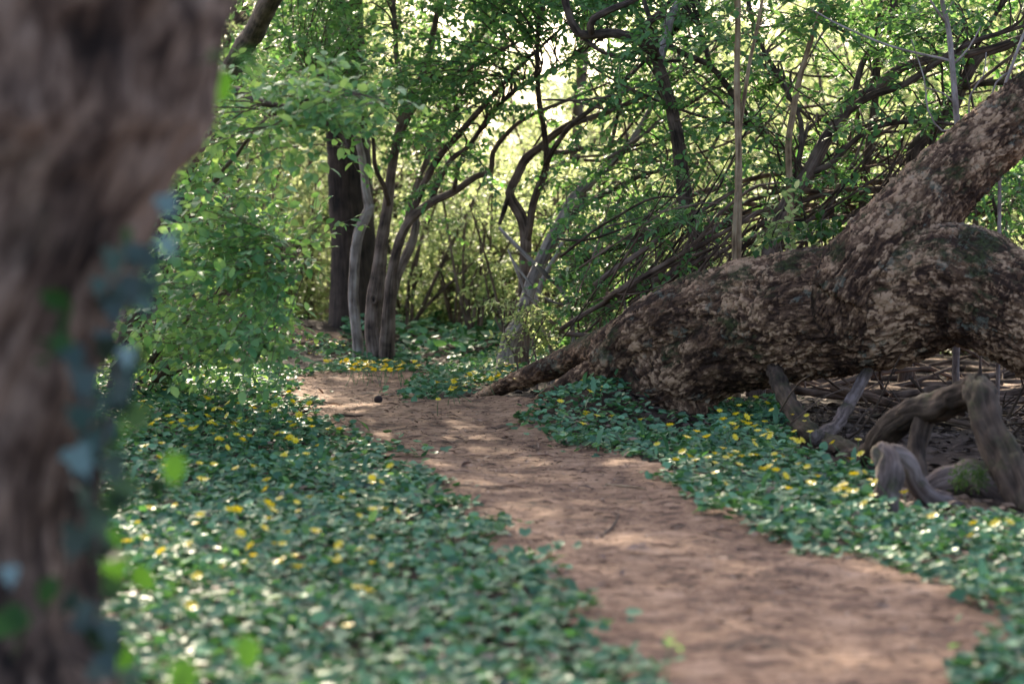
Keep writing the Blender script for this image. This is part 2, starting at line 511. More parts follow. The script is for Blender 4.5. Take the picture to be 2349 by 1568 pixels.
def grid(x0, x1, y0, y1, st):
    xs = np.arange(x0, x1 + st * .5, st); ys = np.arange(y0, y1 + st * .5, st)
    X, Y = np.meshgrid(xs, ys)
    m, n = X.shape
    a = (np.arange(m - 1)[:, None] * n + np.arange(n - 1)[None]).ravel()
    return X.ravel(), Y.ravel(), np.stack([a, a + 1, a + n + 1, a + n], -1)

# ground: one sheet, fine near the camera, reaching the horizon
def graded(a, b, fine0, fine1, st, grow):
    v = list(np.arange(fine0, fine1, st))
    s = st; x = fine1
    while x < b: v.append(x); s *= grow; x += s
    v.append(b)
    s = st; x = fine0
    while x > a: s *= grow; x -= s; v.insert(0, max(x, a))
    return np.array(v)
xs = graded(-400, 400, -4, 5, .08, 1.25); ys = graded(-60, 900, 3, 21, .08, 1.22)
X, Y = np.meshgrid(xs, ys); m_, n_ = X.shape
X = X.ravel(); Y = Y.ravel()
Zg = gz(X, np.minimum(Y, 70)) + .012 * fbm(np.stack([X * 9, Y * 9, X * 0], -1), 3)
a_ = (np.arange(m_ - 1)[:, None] * n_ + np.arange(n_ - 1)[None]).ravel()
pxg, pyg = PX(np.stack([X, np.maximum(Y, .5), Zg], -1))
Zg = np.where(inpoly(pxg, pyg, PATH) & (Y > 2), Zg - .02, Zg)
mb = MB(); mb.add(np.stack([X, Y, Zg], -1), None, np.stack([a_, a_ + 1, a_ + n_ + 1, a_ + n_], -1))
g = mb.build("ground", M['soil']); g["kind"] = "structure"

# trodden earth path
def dirt_sheet(name, poly, box, st, mat, lift, amp):
    Xp, Yp, fq = grid(*box, st)
    jit = .05 * fbm(np.stack([Xp * 5, Yp * 5, Xp * 0], -1), 3)
    q = np.stack([Xp + jit, Yp + jit * 1.5, gz(Xp, Yp)], -1)
    ins = np.zeros(len(q), bool)
    for dx in (-.07, 0, .07):
        px, py = PX(q + (dx, 0, 0)); ins |= inpoly(px, py, poly)
    nz = np.stack([Xp, Yp, Xp * 0], -1)
    z = gz(Xp, Yp) + lift + amp * (fbm(nz * np.array((7, 3.5, 1)), 4) + .55 * fbm(nz * 24, 3)) + .012 * fbm(nz * 1.6, 2)
    keep = ins[fq].all(1)
    fq = fq[keep]
    u, inv = np.unique(fq.ravel(), return_inverse=True)
    b = MB(); b.add(np.stack([Xp, Yp, z], -1)[u], None, inv.reshape(-1, 4))
    o = b.build(name, mat); o["kind"] = "structure"
    return o
dirt_sheet("path", PATH, (-2.2, 2.6, 3.2, 15.4), .022, M['path'], .014, .011)
dirt_sheet("dirt_bank", [(520, 742), (640, 748), (770, 768), (790, 792), (735, 800), (640, 776), (520, 765)], (-3.6, -.8, 14, 21), .05, M['path'], .014, .02)

def path_surface(p):
    x = np.array([p[0]]); y = np.array([p[1]]); nz = np.stack([x, y, x * 0], -1)
    return float((gz(x, y) + .014 + .011 * (fbm(nz * np.array((7, 3.5, 1)), 4) + .55 * fbm(nz * 24, 3)) + .012 * fbm(nz * 1.6, 2))[0])

# ------------------------------------------------------------------ ground cover
COVER = dict(
    left=[(-900, 2100), (-900, 860), (200, 850), (330, 838), (480, 848), (640, 846), (715, 866), (690, 885), (666, 902), (690, 930), (728, 952), (772, 976), (832, 1008), (905, 1054), (975, 1104),
          (1040, 1154), (1100, 1204), (1160, 1254), (1212, 1304), (1270, 1354), (1322, 1404), (1372, 1454), (1420, 1512), (1450, 1570), (1560, 1750), (1640, 2100)],
    right=[(1205, 955), (1235, 936), (1300, 898), (1350, 880), (1420, 905), (1500, 962), (1600, 1000), (1665, 940), (1770, 925), (1810, 995), (1890, 1070), (1990, 1100), (2060, 1200), (2120, 1185), (2200, 1185), (2349, 1195),
           (3200, 1195), (3200, 2100), (2260, 2100), (2190, 1568), (2235, 1530), (2270, 1485), (2320, 1440), (2280, 1402), (2150, 1352), (1960, 1302), (1810, 1252), (1680, 1202), (1590, 1152), (1522, 1102), (1475, 1074), (1405, 1046),
           (1300, 1022), (1260, 992), (1208, 962)],
    behind=[(948, 905), (960, 927), (1060, 920), (1150, 884), (1230, 856), (1300, 815), (1320, 790), (1180, 806), (1080, 822), (1010, 852), (962, 884)],
    island=[(742, 852), (790, 836), (930, 832), (985, 846), (960, 862), (760, 862)],
    foot=[(700, 806), (716, 790), (760, 776), (800, 800), (960, 790), (990, 815), (900, 830), (740, 836), (690, 810)],
)
def scatter(poly, dens, y0, y1, x0, x1, jitter=.10):
    n = int((x1 - x0) * (y1 - y0) * dens)
    x = rng.uniform(x0, x1, n); y = rng.uniform(y0, y1, n)
    j = jitter * fbm(np.stack([x * 6, y * 6, x * 0], -1), 3)
    px, py = PX(np.stack([x + j * 1.6, y + j * 2.5, gz(x, y)], -1))
    k = inpoly(px, py, poly)
    return x[k], y[k]

def cover_object(name, areas, tpl, smin, smax, hmax, mat):
    mb = MB()
    for poly, dens, box in areas:
        x, y = scatter(poly, dens, *box)
        if dens > 800:
            x2, y2 = scatter(poly, 150, *box, jitter=.26); x = np.concatenate([x, x2]); y = np.concatenate([y, y2])
        n = len(x)
        cl = fbm(np.stack([x * 3.2, y * 3.2, x * 0], -1), 3) * .5 + .5
        z = gz(x, y) + .006 + hmax * (.25 + .9 * cl) * np.sqrt(rng.random(n))
        az = rng.uniform(0, 2 * math.pi, n)
        tilt = rng.normal(0, .33, n)
        d = np.stack([np.cos(az) * np.cos(tilt), np.sin(az) * np.cos(tilt), np.sin(tilt)], -1)
        up = np.stack([rng.normal(0, .33, n), rng.normal(0, .33, n) - .12, np.ones(n)], -1)
        sz = rng.uniform(smin, smax, n) * (.75 + .5 * cl)
        leaves(mb, np.stack([x, y, z], -1), d, up, sz, tpl)
    o = mb.build(name, mat); o["kind"] = "stuff"
    return o
cover_object("ground_cover", [
    (COVER['left'], 1500, (4.6, 9, -3.2, 1.2)), (COVER['left'], 1000, (9, 15.5, -3.6, .2)),
    (COVER['right'], 1500, (4.6, 9, .2, 3.4)), (COVER['right'], 1100, (9, 13.5, 0, 3.4)),
    (COVER['behind'], 900, (11.5, 17.5, -1, .9)), (COVER['island'], 900, (14, 16, -1.5, 0)), (COVER['foot'], 450, (14.5, 19.5, -2.2, -.3))],
    HEART, .020, .036, .058, M['cover'])
cover_object("ground_cover", [([(790, 742), (2500, 742), (2500, 800), (1320, 800), (1180, 812), (1080, 828), (1000, 846), (900, 832), (990, 812), (800, 792)], 130, (15.5, 27, -3, 7))], HEART, .04, .085, .16, M['cover'])
cover_object("undergrowth", [(COVER['left'], 110, (4.6, 15, -3.4, 1.2)), (COVER['right'], 110, (4.6, 13, .2, 3.4))], OVAL, .03, .06, .075, M['leaf'])
cover_object("undergrowth", [(COVER['left'], 60, (4.6, 15, -3.4, 1.2)), (COVER['right'], 60, (4.6, 13, .2, 3.4))], IVY, .03, .045, .055, M['ivy'])
cover_object("litter", [(COVER['left'], 60, (4.6, 15, -3.4, 1.2)), (COVER['right'], 60, (4.6, 13, .2, 3.4)), (PATH, 9, (4.6, 15, -2, 2.6))], OVAL, .02, .05, .05, M['dryleaf'])
# longer blades pushing up through the cover
mb = MB()
for poly, dens, box in ((COVER['right'], 7, (5, 13, .2, 3.2)), (COVER['left'], 2.5, (7, 12, -3, .8))):
    x, y = scatter(poly, dens, *box)
    n = len(x); az = rng.uniform(0, 6.28, n)
    d = np.stack([np.cos(az) * .5, np.sin(az) * .5, np.full(n, .8)], -1)
    leaves(mb, np.stack([x, y, gz(x, y) + .01], -1), d, np.stack([-np.cos(az), -np.sin(az), np.full(n, .6)], -1), rng.uniform(.07, .13, n), BLADE, 1.3)
o = mb.build("grass", M['cover']); o["kind"] = "stuff"

# crumbs, chips and dead twigs on the path and the soil
mb = MB(); mb2 = MB()
def bits(mb, n, poly, box, smin, smax, asp):
    x = rng.uniform(box[2], box[3], n); y = rng.uniform(box[0], box[1], n)
    px, py = PX(np.stack([x, y, gz(x, y)], -1)); k = inpoly(px, py, poly); x, y = x[k], y[k]
    n = len(x); nz = np.stack([x, y, x * 0], -1)
    z = gz(x, y) + .017 + .011 * (fbm(nz * np.array((7, 3.5, 1)), 4) + .55 * fbm(nz * 24, 3)) + .012 * fbm(nz * 1.6, 2)
    az = rng.uniform(0, 6.28, n)
    d = np.stack([np.cos(az), np.sin(az), rng.normal(0, .15, n)], -1)
    up = np.stack([rng.normal(0, .3, n), rng.normal(0, .3, n), np.ones(n)], -1)
    leaves(mb, np.stack([x, y, z], -1), d, up, rng.uniform(smin, smax, n), DIAM, asp)
bits(mb, 26000, PATH, (4.8, 15, -2, 2.6), .005, .016, .9)
bits(mb, 3000, PATH, (4.8, 15, -2, 2.6), .015, .06, .1)
o = mb.build("litter", M['crumb']); o["kind"] = "stuff"
bits(mb2, 6500, PATH, (4.8, 15, -2, 2.6), .006, .02, .8)
bits(mb2, 1500, PATH, (4.8, 15, -2, 2.6), .025, .11, .11)
bits(mb2, 500, PATH, (4.8, 15, -2, 2.6), .02, .035, .9)
o = mb2.build("litter", M['chip']); o["kind"] = "stuff"
# dry leaf litter under the thicket
mb = MB()
n = 24000; x = np.concatenate([rng.uniform(-6, 7, 16000), rng.uniform(.5, 5, 8000)]); y = np.concatenate([rng.uniform(9.5, 32, 16000), rng.uniform(6.5, 12, 8000)])
px, py = PX(np.stack([x, y, gz(x, y)], -1))
k = ~inpoly(px, py, PATH) & ~inpoly(px, py, COVER['left']) & ~inpoly(px, py, COVER['right'])
x, y = x[k], y[k]; n = len(x); az = rng.uniform(0, 6.28, n)
leaves(mb, np.stack([x, y, gz(x, y) + .012], -1), np.stack([np.cos(az), np.sin(az), rng.normal(0, .2, n)], -1), np.stack([rng.normal(0, .4, n), rng.normal(0, .4, n), np.ones(n)], -1), rng.uniform(.03, .08, n), OVAL)
o = mb.build("litter", bark_mat("leaf_litter", (.02, .013, .01), (.07, .045, .032), (.16, .11, .08), 9, 1, .1)); o["kind"] = "stuff"

# ------------------------------------------------------------------ stems, branches, foliage
def stem_pts(path, Y0, Y1=None, step=None):
    """picture path [(px,py,half width)] at distance Y0..Y1 -> world polyline and radii"""
    Y1 = Y0 if Y1 is None else Y1
    k = len(path)
    pts, rad = [], []
    for i, (px, py, r) in enumerate(path):
        Yk = Y0 + (Y1 - Y0) * i / max(1, k - 1)
        pts.append(P(px, py, Yk)); rad.append(r * Yk / F)
    return np.array(pts), np.array(rad)

def make_stem(name, pts, rad, mat, parent, origin, n=9, step=.05, wob=.006, lump=.17, disp=None):
    p, r = catmull(pts, rad, step)
    off = rng.random(3) * 50
    for a in range(3):
        q = p * 4.0 + off + a * 13
        p[:, a] += wob * fbm(q, 3)
    b = MB(); tube(b, p, r, n, lump=lump, disp=disp)
    return b.build(name, mat, parent, origin=origin), (p, r)

def region(rects, Y0, Y1):
    """targets for foliage: [(x0,x1,y0,y1,n)] in the picture, spread over the distances Y0..Y1"""
    out = []
    for x0, x1, y0, y1, n in rects:
        for _ in range(n):
            out.append(P(rng.uniform(x0, x1), rng.uniform(y0, y1), rng.uniform(Y0, Y1)))
    return np.array(out)

def clumps(rects, Y0, Y1, per=5, sp=(.16, .22, .05)):
    """foliage targets gathered in flat layers, with gaps between"""
    out = []
    for c in region(rects, Y0, Y1):
        for _ in range(per):
            out.append(c + rng.normal(0, 1, 3) * np.array(sp))
    return np.array(out)

def grow(skel, targets, bmb, lmb, lsize=.05, tpl=OVAL, gap=.035, rmax=.008, side=3, leafy=.55, droop=.12, sides=4, maxlen=1.6, width=1.2):
    """a side branch from the skeleton to every target, with leafy side twigs in opposite pairs"""
    sp = np.vstack([s[0] for s in skel]); sr = np.concatenate([s[1] for s in skel])
    st = np.vstack([np.gradient(s[0], axis=0) for s in skel])
    st /= np.linalg.norm(st, axis=1)[:, None] + 1e-9
    LP, LD, LU = [], [], []
    newp, newr, newt = [], [], []
    for tg in targets:
        dv = tg - sp
        d = np.linalg.norm(dv, axis=1)
        cost = d + np.where(dv[:, 2] < -.1, .6 * (-dv[:, 2]), 0) + rng.random(len(d)) * .25
        i = int(np.argmin(cost))
        p0 = sp[i]; D = d[i]
        if D > maxlen * 2.2:
            continue
        s = st[i] if st[i, 2] > -.2 else -st[i]
        c1 = p0 + s * D * .35 + rng.normal(0, .06 * D, 3)
        c2 = tg - (tg - p0) * .3 + np.array((0, 0, .18 * D)) + rng.normal(0, .05 * D, 3)
        k = max(5, int(D / .09) + 2)
        t = np.linspace(0, 1, k)[:, None]
        pts = (1 - t) ** 3 * p0 + 3 * (1 - t) ** 2 * t * c1 + 3 * (1 - t) * t ** 2 * c2 + t ** 3 * tg
        pts[1:] += rng.normal(0, .008, (k - 1, 3))
        r0 = min(sr[i] * .7, .0025 + .006 * D, rmax)
        rad = r0 + (.0011 - r0) * t[:, 0]
        tube(bmb, pts, rad, sides, cap=False)
        newp.append(pts[1:-1:2]); newr.append(rad[1:-1:2]); tt = np.gradient(pts, axis=0); tt /= np.linalg.norm(tt, axis=1)[:, None] + 1e-9; newt.append(tt[1:-1:2])
        tw = [(pts, 1 - leafy)]
        for _ in range(side):
            u = rng.uniform(.3, .95)
            j = min(k - 2, int(u * (k - 1)))
            ax = pts[j + 1] - pts[j]; ax /= np.linalg.norm(ax) + 1e-9
            dr = ax * .5 + rng.normal(0, .5, 3) * np.array((1, 1, .55)) + np.array((0, 0, .12))
            dr /= np.linalg.norm(dr)
            ln = rng.uniform(.10, .32)
            kk = np.linspace(0, 1, 5)[:, None]
            q = pts[j] + dr * ln * kk + np.array((0, 0, -droop * ln)) * kk ** 2
            tube(bmb, q, .0016 - .0008 * kk[:, 0], 3, cap=False)
            tw.append((q, .1))
        for q, u0 in tw:
            seg = np.linalg.norm(np.diff(q, axis=0), axis=1); L = np.concatenate([[0], np.cumsum(seg)])
            a = np.arange(L[-1] * u0 + gap * rng.random(), L[-1] + 1e-6, gap)
            if len(a) == 0: a = np.array([L[-1]])
            pp = np.stack([np.interp(a, L, q[:, c]) for c in range(3)], -1)
            ax = np.stack([np.interp(a, (L[1:] + L[:-1]) / 2, np.diff(q, axis=0)[:, c] / (seg + 1e-9)) for c in range(3)], -1)
            a = a + rng.normal(0, gap * .3, len(a))
            up = np.tile((0, 0, 1.0), (len(a), 1)) + rng.normal(0, .42, (len(a), 3))
            sdv = np.cross(ax, up); sdv /= np.linalg.norm(sdv, axis=1)[:, None] + 1e-9
            for sg in (1, -1):
                dd = sdv * sg + ax * .6 + rng.normal(0, .4, (len(a), 3)) + np.array((0, 0, -droop))
                LP.append(pp); LD.append(dd); LU.append(up)
            LP.append(q[-1:]); LD.append(ax[-1:]); LU.append(np.array([[0, 0, 1.0]]))
    if LP:
        pos = np.vstack(LP); n = len(pos)
        leaves(lmb, pos, np.vstack(LD), np.vstack(LU), lsize * rng.uniform(.55, 1.15, n), tpl, width * rng.uniform(.75, 1.25, n))

def tree(name, label, cat, stems, mats, targets, leafmat='leaf', base=None, group=None, first='trunk', rest='limb', nside=9, lkw=None, step=.05, disp=None, wob=.010, floating=False):
    """stems: list of (pts, rad); targets: (N,3) -> thing > trunk, limb ..., branchwork, foliage"""
    b0 = stems[0][0][0] if base is None else np.asarray(base)
    root = thing(name, b0, label, cat, group)
    skel = []
    for i, (p, r) in enumerate(stems):
        zg = gz1(p[0][0], p[0][1])
        if not floating and (i == 0 or p[0][2] - zg < .4) and p[0][2] > zg - .03:
            p = np.vstack([(p[0][0], p[0][1], zg - .06), p]); r = np.append(r[0] * 1.15, r)
        mt = mats[i] if isinstance(mats, (list, tuple)) else mats
        o, s = make_stem(first if i == 0 else rest, p, r, M[mt], root, b0, n=nside if i else max(nside, 10), step=step, disp=disp if i == 0 else None, wob=wob)
        skel.append(s)
    if targets is not None and len(targets):
        bm_, lm_ = MB(), MB()
        grow(skel, targets, bm_, lm_, **(lkw or {}))
        mt = mats[-1] if isinstance(mats, (list, tuple)) else mats
        bm_.build("branchwork", M[mt], root, origin=b0)
        lm_.build("foliage", M[leafmat], root, origin=b0)
    return root

def ext(path, dpx, dpy, r):
    x, y, _ = path[-1]
    return path + [(x + dpx, y + dpy, r)]

# --- the big dark trunk at the bend of the path
def furrow(bk, rn):
    q = bk * np.array((30, 30, 4.5))
    return .010 * fbm(q, 3) + .012 * fbm(bk * np.array((9, 9, 1.2)), 2)
A = stem_pts([(815, 850, 92), (815, 815, 70), (816, 770, 58), (815, 700, 54), (812, 600, 53), (806, 450, 50), (799, 330, 47), (792, 150, 44), (790, 0, 42), (786, -300, 37), (782, -700, 28), (790, -1150, 18), (800, -1650, 6)], 18)
A1 = stem_pts([(790, -100, 22), (700, -250, 18), (520, -420, 14), (300, -600, 8)], 18, 17)
A2 = stem_pts([(790, -200, 22), (950, -380, 18), (1200, -520, 14), (1450, -640, 8)], 18, 16.5)
A3 = stem_pts([(786, -400, 20), (820, -560, 16), (1000, -800, 12), (1250, -1000, 6)], 18, 20)
A4 = stem_pts([(795, -40, 18), (740, -180, 14), (640, -420, 10), (560, -800, 6)], 18, 15)
root_A = tree("broad_tree", "thick dark straight tree trunk standing behind the pale slim stems at the path bend", "tree", [A, A1, A2, A3, A4], 'big',
     np.vstack([region([(420, 820, -60, 300, 80), (200, 1500, -420, -60, 90), (150, 1600, -900, -420, 210), (300, 1500, -1350, -900, 190), (350, 1350, -1750, -1350, 120)], 14.5, 21), region([(60, 950, -1300, -480, 170)], 13.2, 18)]), 'leaf',  # unseen crown above the frame, extra foliage added to keep sun off the foreground
     base=(A[0][0][0], 18, gz1(A[0][0][0], 18)), nside=28, disp=furrow, step=.06, lkw=dict(lsize=.062, tpl=DIAM, side=4, gap=.045, maxlen=2.5, rmax=.012))

# --- pale slim tree before it
B = stem_pts([(817, 838, 13), (820, 800, 13), (818, 775, 12.5), (810, 690, 12), (812, 620, 12), (820, 540, 12), (838, 498, 12.5), (846, 478, 12), (838, 430, 9), (831, 380, 8.5), (819, 320, 8), (800, 242, 7), (770, 150, 5), (740, 40, 4), (715, -90, 2)], 16)
B1 = stem_pts([(842, 484, 6), (853, 474, 6), (856, 468, 5)], 15.98)
tree("slim_tree", "slim pale grey kinked tree in front of the thick dark trunk", "tree", [B, B1], 'pale', region([(690, 860, -60, 260, 26)], 14.6, 17), 'leaf', rest='stub', nside=12, lkw=dict(lsize=.05))

# --- multi-stemmed tree beside it
C = [
    stem_pts([(868, 834, 27), (862, 800, 24), (858, 747, 21), (861, 690, 20), (866, 646, 19), (875, 562, 14), (887, 478, 12), (898, 393, 11), (915, 303, 10), (931, 242, 9.5), (957, 200, 9), (979, 140, 8), (992, 84, 7), (1010, 0, 6), (1040, -200, 4)], 15.6, 15.9),
    stem_pts([(888, 832, 19), (890, 770, 17), (891, 702, 15), (906, 590, 12), (935, 512, 10), (985, 466, 9), (1041, 438, 8), (1092, 405, 7), (1125, 388, 6.5), (1131, 348, 6), (1165, 303, 5.5), (1210, 270, 5), (1290, 235, 4), (1400, 190, 2)], 15.5, 14.6),
    stem_pts([(885, 790, 14), (901, 674, 11), (918, 618, 11), (944, 560, 10.5), (953, 520, 10), (956, 490, 7), (960, 420, 5), (990, 330, 4)], 15.7, 16.5),
    stem_pts([(886, 760, 9), (893, 690, 8), (906, 607, 7), (929, 522, 6.5), (946, 449, 6), (985, 360, 5), (1040, 270, 4)], 15.9, 17),
    stem_pts([(940, 506, 8), (974, 416, 8), (1002, 365, 8), (1041, 320, 7.5), (1092, 264, 7), (1137, 213, 6), (1176, 169, 5), (1260, 90, 4), (1350, 10, 2)], 15.4, 15),
    stem_pts([(990, 460, 6), (1010, 410, 6), (1036, 365, 6), (1075, 335, 5.5), (1125, 264, 5), (1182, 208, 4.5), (1270, 160, 3.5), (1380, 90, 2)], 15.2, 14.4),
    stem_pts([(1041, 438, 5), (1050, 393, 4.5), (1058, 360, 4), (1090, 310, 3)], 15, 14.8),
    stem_pts([(890, 470, 6), (880, 427, 6), (862, 382, 5), (850, 300, 4), (800, 240, 3), (740, 190, 2)], 15.7, 15),
    stem_pts([(927, 250, 8), (918, 185, 7), (909, 135, 6), (906, 60, 5), (890, -100, 3)], 15.8, 16.2),
    stem_pts([(905, 350, 6), (950, 250, 5.5), (1000, 190, 5), (1090, 150, 4.5), (1180, 100, 3.5), (1290, 60, 2)], 15.8, 15),
    stem_pts([(960, 200, 6), (1010, 160, 5.5), (1080, 110, 5), (1150, 20, 4), (1220, -100, 3)], 15.9, 15.2),
]
root_C = tree("multi_stem_tree", "grey brown tree of several stems fanning right over the path, knot hole in its bark", "tree", C, ['stem', 'stem', 'stem', 'stem', 'dark', 'dark', 'dark', 'dark', 'stem', 'dark', 'dark'],
     region([(560, 880, 30, 300, 45), (850, 1010, -40, 330, 60), (1180, 1400, -60, 80, 36), (960, 1200, -60, 80, 40), (1000, 1380, 100, 320, 16), (880, 1150, 300, 520, 18), (700, 1500, -420, -40, 120)], 13.6, 17.4), 'leaf', nside=12, lkw=dict(lsize=.052))
b = MB(); kp = P(857, 686, 15.54)
th = np.linspace(0, 2 * math.pi, 15)[:-1]
ring = np.stack([kp[0] + .017 * np.cos(th), np.full(14, kp[1] - .012), kp[2] + .027 * np.sin(th)], -1)
tube(b, np.vstack([ring, ring[:1]]), np.full(15, .008), 7, cap=False)
b.build("knot", M['stem'], root_C, origin=root_C.location)
b = MB(); tube(b, np.array([kp + (0, -.012, 0), kp + (0, .03, 0)]), [.015, .015], 12); b.build("shade_plug", M['ball'], root_C, origin=root_C.location)  # solid dark plug; the shade inside the knot hole is given as colour

# --- dark leaning trunk far behind the fan of stems
E = stem_pts([(880, 800, 30), (895, 600, 26), (923, 438, 24), (951, 337, 24), (985, 281, 23), (1030, 197, 21), (1075, 124, 19), (1120, 20, 16), (1180, -150, 10)], 25)
tree("leaning_tree", "dark blurred leaning tree trunk seen through the fanned stems before the bright sky", "tree", [E], 'big', region([(1000, 1300, -250, -20, 60), (1000, 1320, 20, 330, 80)], 23, 27), 'leaf_bright', nside=16, lkw=dict(lsize=.06, tpl=DIAM, maxlen=2.5))

# --- low leaning tree behind on the left
D = stem_pts([(592, 760, 20), (600, 690, 17), (625, 615, 15), (680, 560, 13), (730, 510, 11), (770, 480, 10), (860, 440, 8), (960, 420, 5)], 20.5)
D1 = stem_pts([(600, 690, 12), (560, 600, 10), (520, 480, 8), (500, 300, 5), (520, 100, 3)], 20.5, 21)
tree("leaning_tree", "bent brown tree leaning to the thick dark trunk from the left", "tree", [D, D1], 'stem', region([(480, 760, 280, 560, 60), (450, 700, 40, 300, 50), (680, 1000, -40, 230, 90)], 19, 24), 'leaf_bright', lkw=dict(lsize=.055, tpl=DIAM, maxlen=2))

# --- crooked tree right of centre
Fm = [
    stem_pts([(1188, 822, 24), (1200, 760, 17), (1204, 700, 14), (1201, 658, 13), (1206, 579, 13), (1204, 527, 13), (1193, 490, 12), (1176, 463, 12), (1169, 442, 11), (1185, 405, 10), (1206, 363, 10), (1238, 337, 9), (1275, 305, 9), (1312, 284, 8), (1364, 269, 7), (1460, 230, 5), (1560, 180, 3)], 15),
    stem_pts([(1205, 560, 9), (1214, 520, 9), (1227, 448, 9), (1250, 385, 8.5), (1252, 350, 7), (1246, 295, 6.5), (1236, 211, 6), (1233, 105, 5), (1240, 0, 4.5), (1250, -150, 3)], 15, 14.6),
    stem_pts([(1254, 374, 6.5), (1280, 326, 6), (1322, 279, 5.5), (1391, 226, 5), (1470, 150, 4), (1560, 60, 2)], 14.8, 14),
    stem_pts([(1169, 445, 6), (1160, 470, 6), (1150, 500, 5), (1145, 515, 4)], 15, 14.9),
    stem_pts([(1238, 337, 6), (1290, 350, 6), (1340, 340, 5), (1420, 345, 4), (1500, 320, 2)], 15, 14.5),
]
tree("crooked_tree", "crooked dark tree with an elbow in its trunk, right of the path's far end", "tree", Fm, ['stem', 'dark', 'dark', 'dark', 'dark'],
     region([(1330, 1520, 0, 300, 24), (1200, 1330, -20, 80, 12), (1200, 1420, 300, 470, 10), (1100, 1600, -450, 0, 100)], 13.2, 16.5), 'leaf', nside=10, lkw=dict(lsize=.05))
G_ = [
    stem_pts([(1158, 822, 20), (1172, 770, 18), (1196, 727, 16), (1222, 640, 15), (1254, 569, 15), (1296, 490, 13), (1322, 448, 12), (1375, 400, 10), (1438, 337, 8), (1491, 253, 6), (1560, 120, 4)], 14.6),
    stem_pts([(1296, 490, 8), (1340, 470, 7), (1400, 440, 6), (1480, 400, 5), (1600, 380, 3)], 14.6, 14),
    stem_pts([(1240, 600, 8), (1290, 530, 7), (1350, 440, 6), (1400, 330, 5), (1430, 200, 3)], 14.7, 15.5),
]
tree("leaning_tree", "grey fibrous trunk leaning right, crossing the crooked tree at its foot", "tree", G_, ['pale', 'stem', 'stem'], region([(1300, 1580, 120, 470, 20), (1250, 1500, 430, 560, 8)], 13, 16), 'leaf', lkw=dict(lsize=.05))
E2 = stem_pts([(1292, 815, 17), (1296, 640, 15), (1312, 505, 14), (1317, 369, 13), (1322, 284, 13), (1335, 150, 12), (1345, 0, 10), (1360, -250, 6)], 20)
tree("straight_tree", "brown upright trunk behind the grey leaning trunk", "tree", [E2], 'stem', region([(1200, 1450, -250, 60, 50)], 18.5, 21.5), 'leaf_bright', lkw=dict(lsize=.055, tpl=DIAM, maxlen=2.2))

# --- dead grey twigs tangled before them
H = [
    stem_pts([(1312, 835, 5), (1314, 780, 5), (1312, 737, 5), (1296, 674, 5.5), (1259, 637, 5.5), (1206, 585, 5), (1165, 545, 4), (1143, 521, 3)], 13.4),
    stem_pts([(1268, 825, 6), (1266, 800, 6.5), (1254, 764, 7), (1229, 724, 7), (1232, 679, 7), (1248, 632, 7), (1275, 585, 6), (1290, 555, 4)], 13.6),
    stem_pts([(1232, 690, 4.5), (1238, 711, 5), (1262, 737, 4.5), (1300, 770, 4)], 13.5),
    stem_pts([(1200, 676, 3), (1222, 690, 4), (1240, 712, 4)], 13.5),
    stem_pts([(1166, 570, 2), (1185, 620, 3), (1200, 660, 3.5), (1225, 720, 3)], 13.6),
    stem_pts([(1170, 590, 2), (1215, 650, 3), (1260, 690, 3.5), (1300, 700, 2)], 13.4),
]
tree("dead_shrub", "tangle of bare grey dead twigs standing left of the fallen trunk's roots", "shrub", H, 'pale', None, first='stem', rest='stem', nside=7)

# --- arching dark tree over the right of the path
I = [
    stem_pts([(1600, 700, 20), (1600, 600, 19), (1594, 527, 18), (1576, 474, 17), (1564, 395, 16), (1554, 316, 15), (1533, 226, 14), (1512, 163, 14), (1500, 130, 13), (1470, 100, 11), (1417, 80, 10.5), (1364, 79, 10), (1327, 76, 10), (1312, 53, 9.5), (1296, 0, 9), (1280, -80, 7), (1240, -200, 4)], 13.2, 13),
    stem_pts([(1358, 80, 8), (1354, 60, 8.5), (1362, 45, 8), (1396, 26, 8), (1459, 0, 7), (1540, -60, 5), (1640, -160, 3)], 13, 12.8),
    stem_pts([(1503, 135, 9), (1503, 112, 9), (1480, 92, 9), (1476, 80, 8), (1485, 58, 8), (1506, 37, 7.5), (1543, 0, 7), (1600, -80, 5), (1660, -200, 3)], 13.05, 12.8),
    stem_pts([(1486, 55, 6), (1490, 42, 5.5), (1478, 0, 5), (1460, -80, 4)], 13, 13.2),
    stem_pts([(1508, 150, 11), (1520, 110, 11), (1538, 42, 10.5), (1560, 0, 9), (1600, -150, 6)], 13.1, 13.6),
    stem_pts([(1440, 84, 5), (1480, 75, 6), (1554, 116, 7), (1628, 150, 7), (1659, 184, 7.5), (1691, 232, 8), (1728, 290, 8), (1764, 316, 8), (1850, 400, 9)], 13.4, 13.8),
    stem_pts([(1596, 32, 5), (1612, 90, 5), (1628, 145, 5)], 13.6),
    stem_pts([(1320, 70, 5), (1380, 120, 4.5), (1460, 140, 4), (1560, 140, 3)], 13.3),
]
tree("arching_tree", "dark arching tree with a sharp crook whose limb bends left over the path", "tree", I, ['dark'] * 4 + ['pale'] + ['dark'] * 3,
     region([(1360, 1700, -10, 300, 34), (1380, 1680, 250, 430, 9), (1200, 1800, -450, -10, 40)], 12.2, 15.5), 'leaf', nside=10, lkw=dict(lsize=.05))

